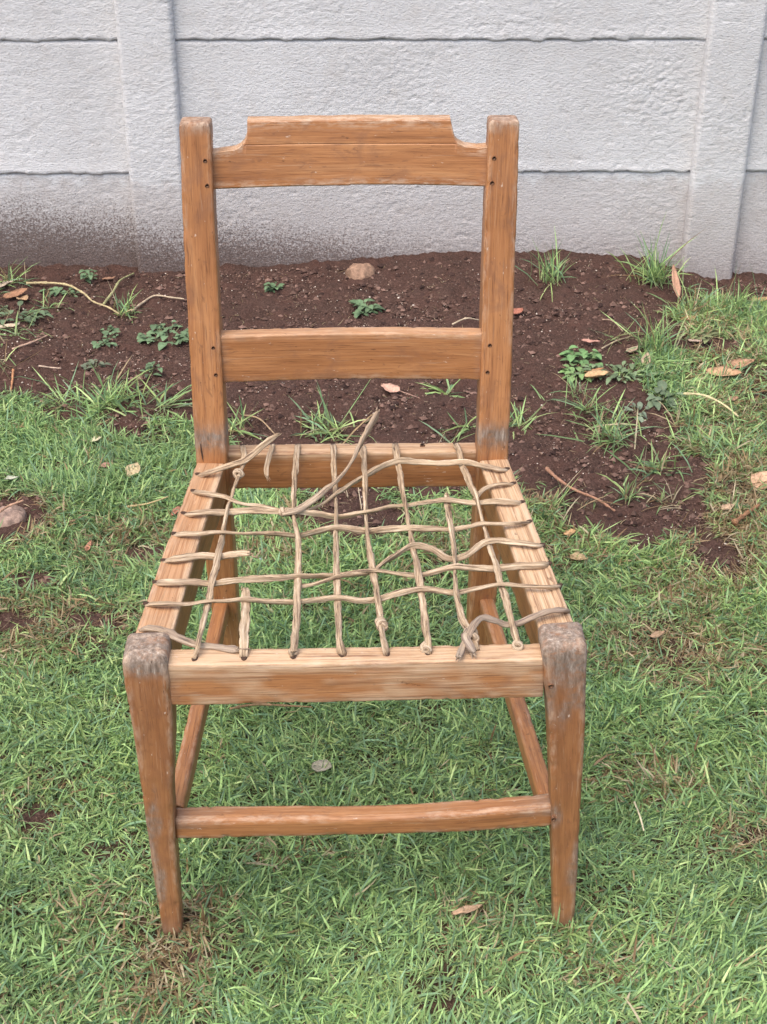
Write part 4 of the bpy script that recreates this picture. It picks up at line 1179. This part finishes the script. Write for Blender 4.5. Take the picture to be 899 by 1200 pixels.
def hole_shade_plug(P, d):  # no bored hole: raised dark plug, the hole's shade put into its colour
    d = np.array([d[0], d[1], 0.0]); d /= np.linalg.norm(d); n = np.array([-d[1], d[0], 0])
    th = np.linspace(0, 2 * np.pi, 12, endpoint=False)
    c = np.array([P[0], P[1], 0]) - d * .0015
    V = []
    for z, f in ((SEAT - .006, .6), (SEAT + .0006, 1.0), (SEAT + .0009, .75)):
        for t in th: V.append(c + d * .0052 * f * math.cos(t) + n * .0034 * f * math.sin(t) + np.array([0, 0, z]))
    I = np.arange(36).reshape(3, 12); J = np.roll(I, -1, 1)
    mesh_np("hole_shade_plug", np.array(V), [np.stack([I[:-1], J[:-1], J[1:], I[1:]], -1).reshape(-1, 4), I[2][None]], M_HOLE_SHADE_CRACK, chair)
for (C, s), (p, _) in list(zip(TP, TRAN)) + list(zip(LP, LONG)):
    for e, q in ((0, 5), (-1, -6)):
        if len(p[e]) > 2 and p[e][2] <= -.004 and not (p[e][2] < -.01): hole_shade_plug(C[e], C[q] - C[e])
# loose ends and the broad strap sticking up
def free_thong(pts, r, seed, grime, flat=.6, tw=3.0):
    C, s = dens(P3(pts), .003)
    return thong(C, s, r, seed, grime, flat, tw, fray=(1,))
free_thong([(332, 601, .002), (345, 599, .006), (362, 589, .010), (380, 575, .014), (398, 560, .018), (412, 541, .026), (424, 517, .040), (434, 499, .052), (443, 483, .064)], .0058, 261, .5, .5, 9)
free_thong([(167, 737, -.004), (174, 736, .003), (188, 738, .005), (211, 749, .004), (227, 755, -.002), (253, 758, -.003), (280, 762, -.001)], .0052, 262, .55, .45, 1.5)
free_thong([(664, 715, -.003), (658, 715, .004), (640, 717, .006), (622, 724, .003), (606, 731, -.003), (592, 732, -.003), (580, 727, .006), (566, 724, .012), (556, 731, .014), (549, 744, .010), (543, 757, .005), (537, 770, .003)], .0047, 263, .6, .6, 4)
free_thong([(551, 738, .006), (546, 748, .009), (551, 757, .006), (556, 765, .001)], .0050, 264, .7, .7, 4)
def knot(px, py, dpx, dpy, r, rad, seed, h=.0, turns=2.2):
    """a couple of turns of thong wrapped round the strand that runs along (dpx, dpy)"""
    c = to_local(on_z(px, py, SEAT + .005 + h))
    e = to_local(on_z(px + dpx, py + dpy, SEAT + .005 + h)) - c
    e[2] = 0; e /= np.linalg.norm(e)
    n = np.array([-e[1], e[0], 0]); up = np.array([0, 0, 1.0])
    t = np.linspace(0, 2 * np.pi * turns, 70)
    u = t / t[-1] - .5
    R_ = r * (1 + .16 * np.sin(t * .9 + seed)) * (1 - .35 * (2 * u) ** 4)
    C = c + e * ((u * 1.25 * rad * turns + .0022 * np.sin(t * .5 + seed))[:, None]) + n * (R_ * np.cos(t))[:, None] + up * (R_ * .8 * np.sin(t))[:, None]
    C += e * (.35 * r * np.cos(t + 1.0))[:, None]
    s = np.concatenate([[0], np.cumsum(np.linalg.norm(np.diff(C, axis=0), axis=1))])
    V, Q, gc, caps = sweep(C, s, 10, rad * (.85 + .3 * vnoise(s * 200, s * 0, seed)), np.full(70, rad * .75), seed, .3, 0, .3)
    wear = np.zeros((len(V), 4)); wear[:, 1] = .25; wear[:, 3] = 1
    mesh_np("thong_knot", V, [Q] + caps, M_THONG, chair, {'gc': gc, 'wear': wear})
knot(279, 556, -8, 24, .0046, .0030, 271, .001)
knot(333, 600, 20, 1, .0046, .0030, 272, .001, 2.4)
knot(447, 731, 3, 20, .0044, .0030, 273)
knot(552, 746, -5, 20, .0058, .0036, 274, .004, 2.6)
knot(500, 759, 2, 20, .0036, .0032, 275, -.001, 1.4)
knot(607, 756, 4, 20, .0036, .0032, 276, -.001, 1.4)
knot(344, 763, 0, 20, .0030, .0028, 277, -.002, 1.2)

# drying cracks in the timber: narrow dark splits
def crack(pts, y, wd):
    P = []
    for x, z in pts: P.append((x, z))
    n = len(P); V, Q = [], []
    for i, (x, z) in enumerate(P):
        w_ = wd * math.sin(math.pi * (i + .25) / (n - .5)) * .5
        for dy in (-.0004, .004):
            V += [(x - w_, y + dy, z), (x + w_, y + dy, z)]
    for i in range(n - 1):
        a = 4 * i
        Q += [(a, a + 1, a + 5, a + 4), (a + 1, a + 3, a + 7, a + 5), (a + 2, a, a + 4, a + 6)]
    mesh_np("wood_crack", np.array(V), [np.array(Q)], M_HOLE_SHADE_CRACK, chair, smooth=False)
crack([(-.2205, .428), (-.2200, .412), (-.2195, .398), (-.2185, .386)], -.0046, .0022)
crack([(-.2105, .388), (-.2100, .374), (-.2085, .362), (-.2083, .352)], -.0040, .0020)
crack([(-.1990, .446), (-.1985, .436), (-.1975, .427), (-.1970, .418)], .4322, .0026)

print("blades", nblades, "tris", sum(len(o.data.loops) - 2 * len(o.data.polygons) for o in S.objects if o.type == 'MESH'), "objects", len(S.objects))
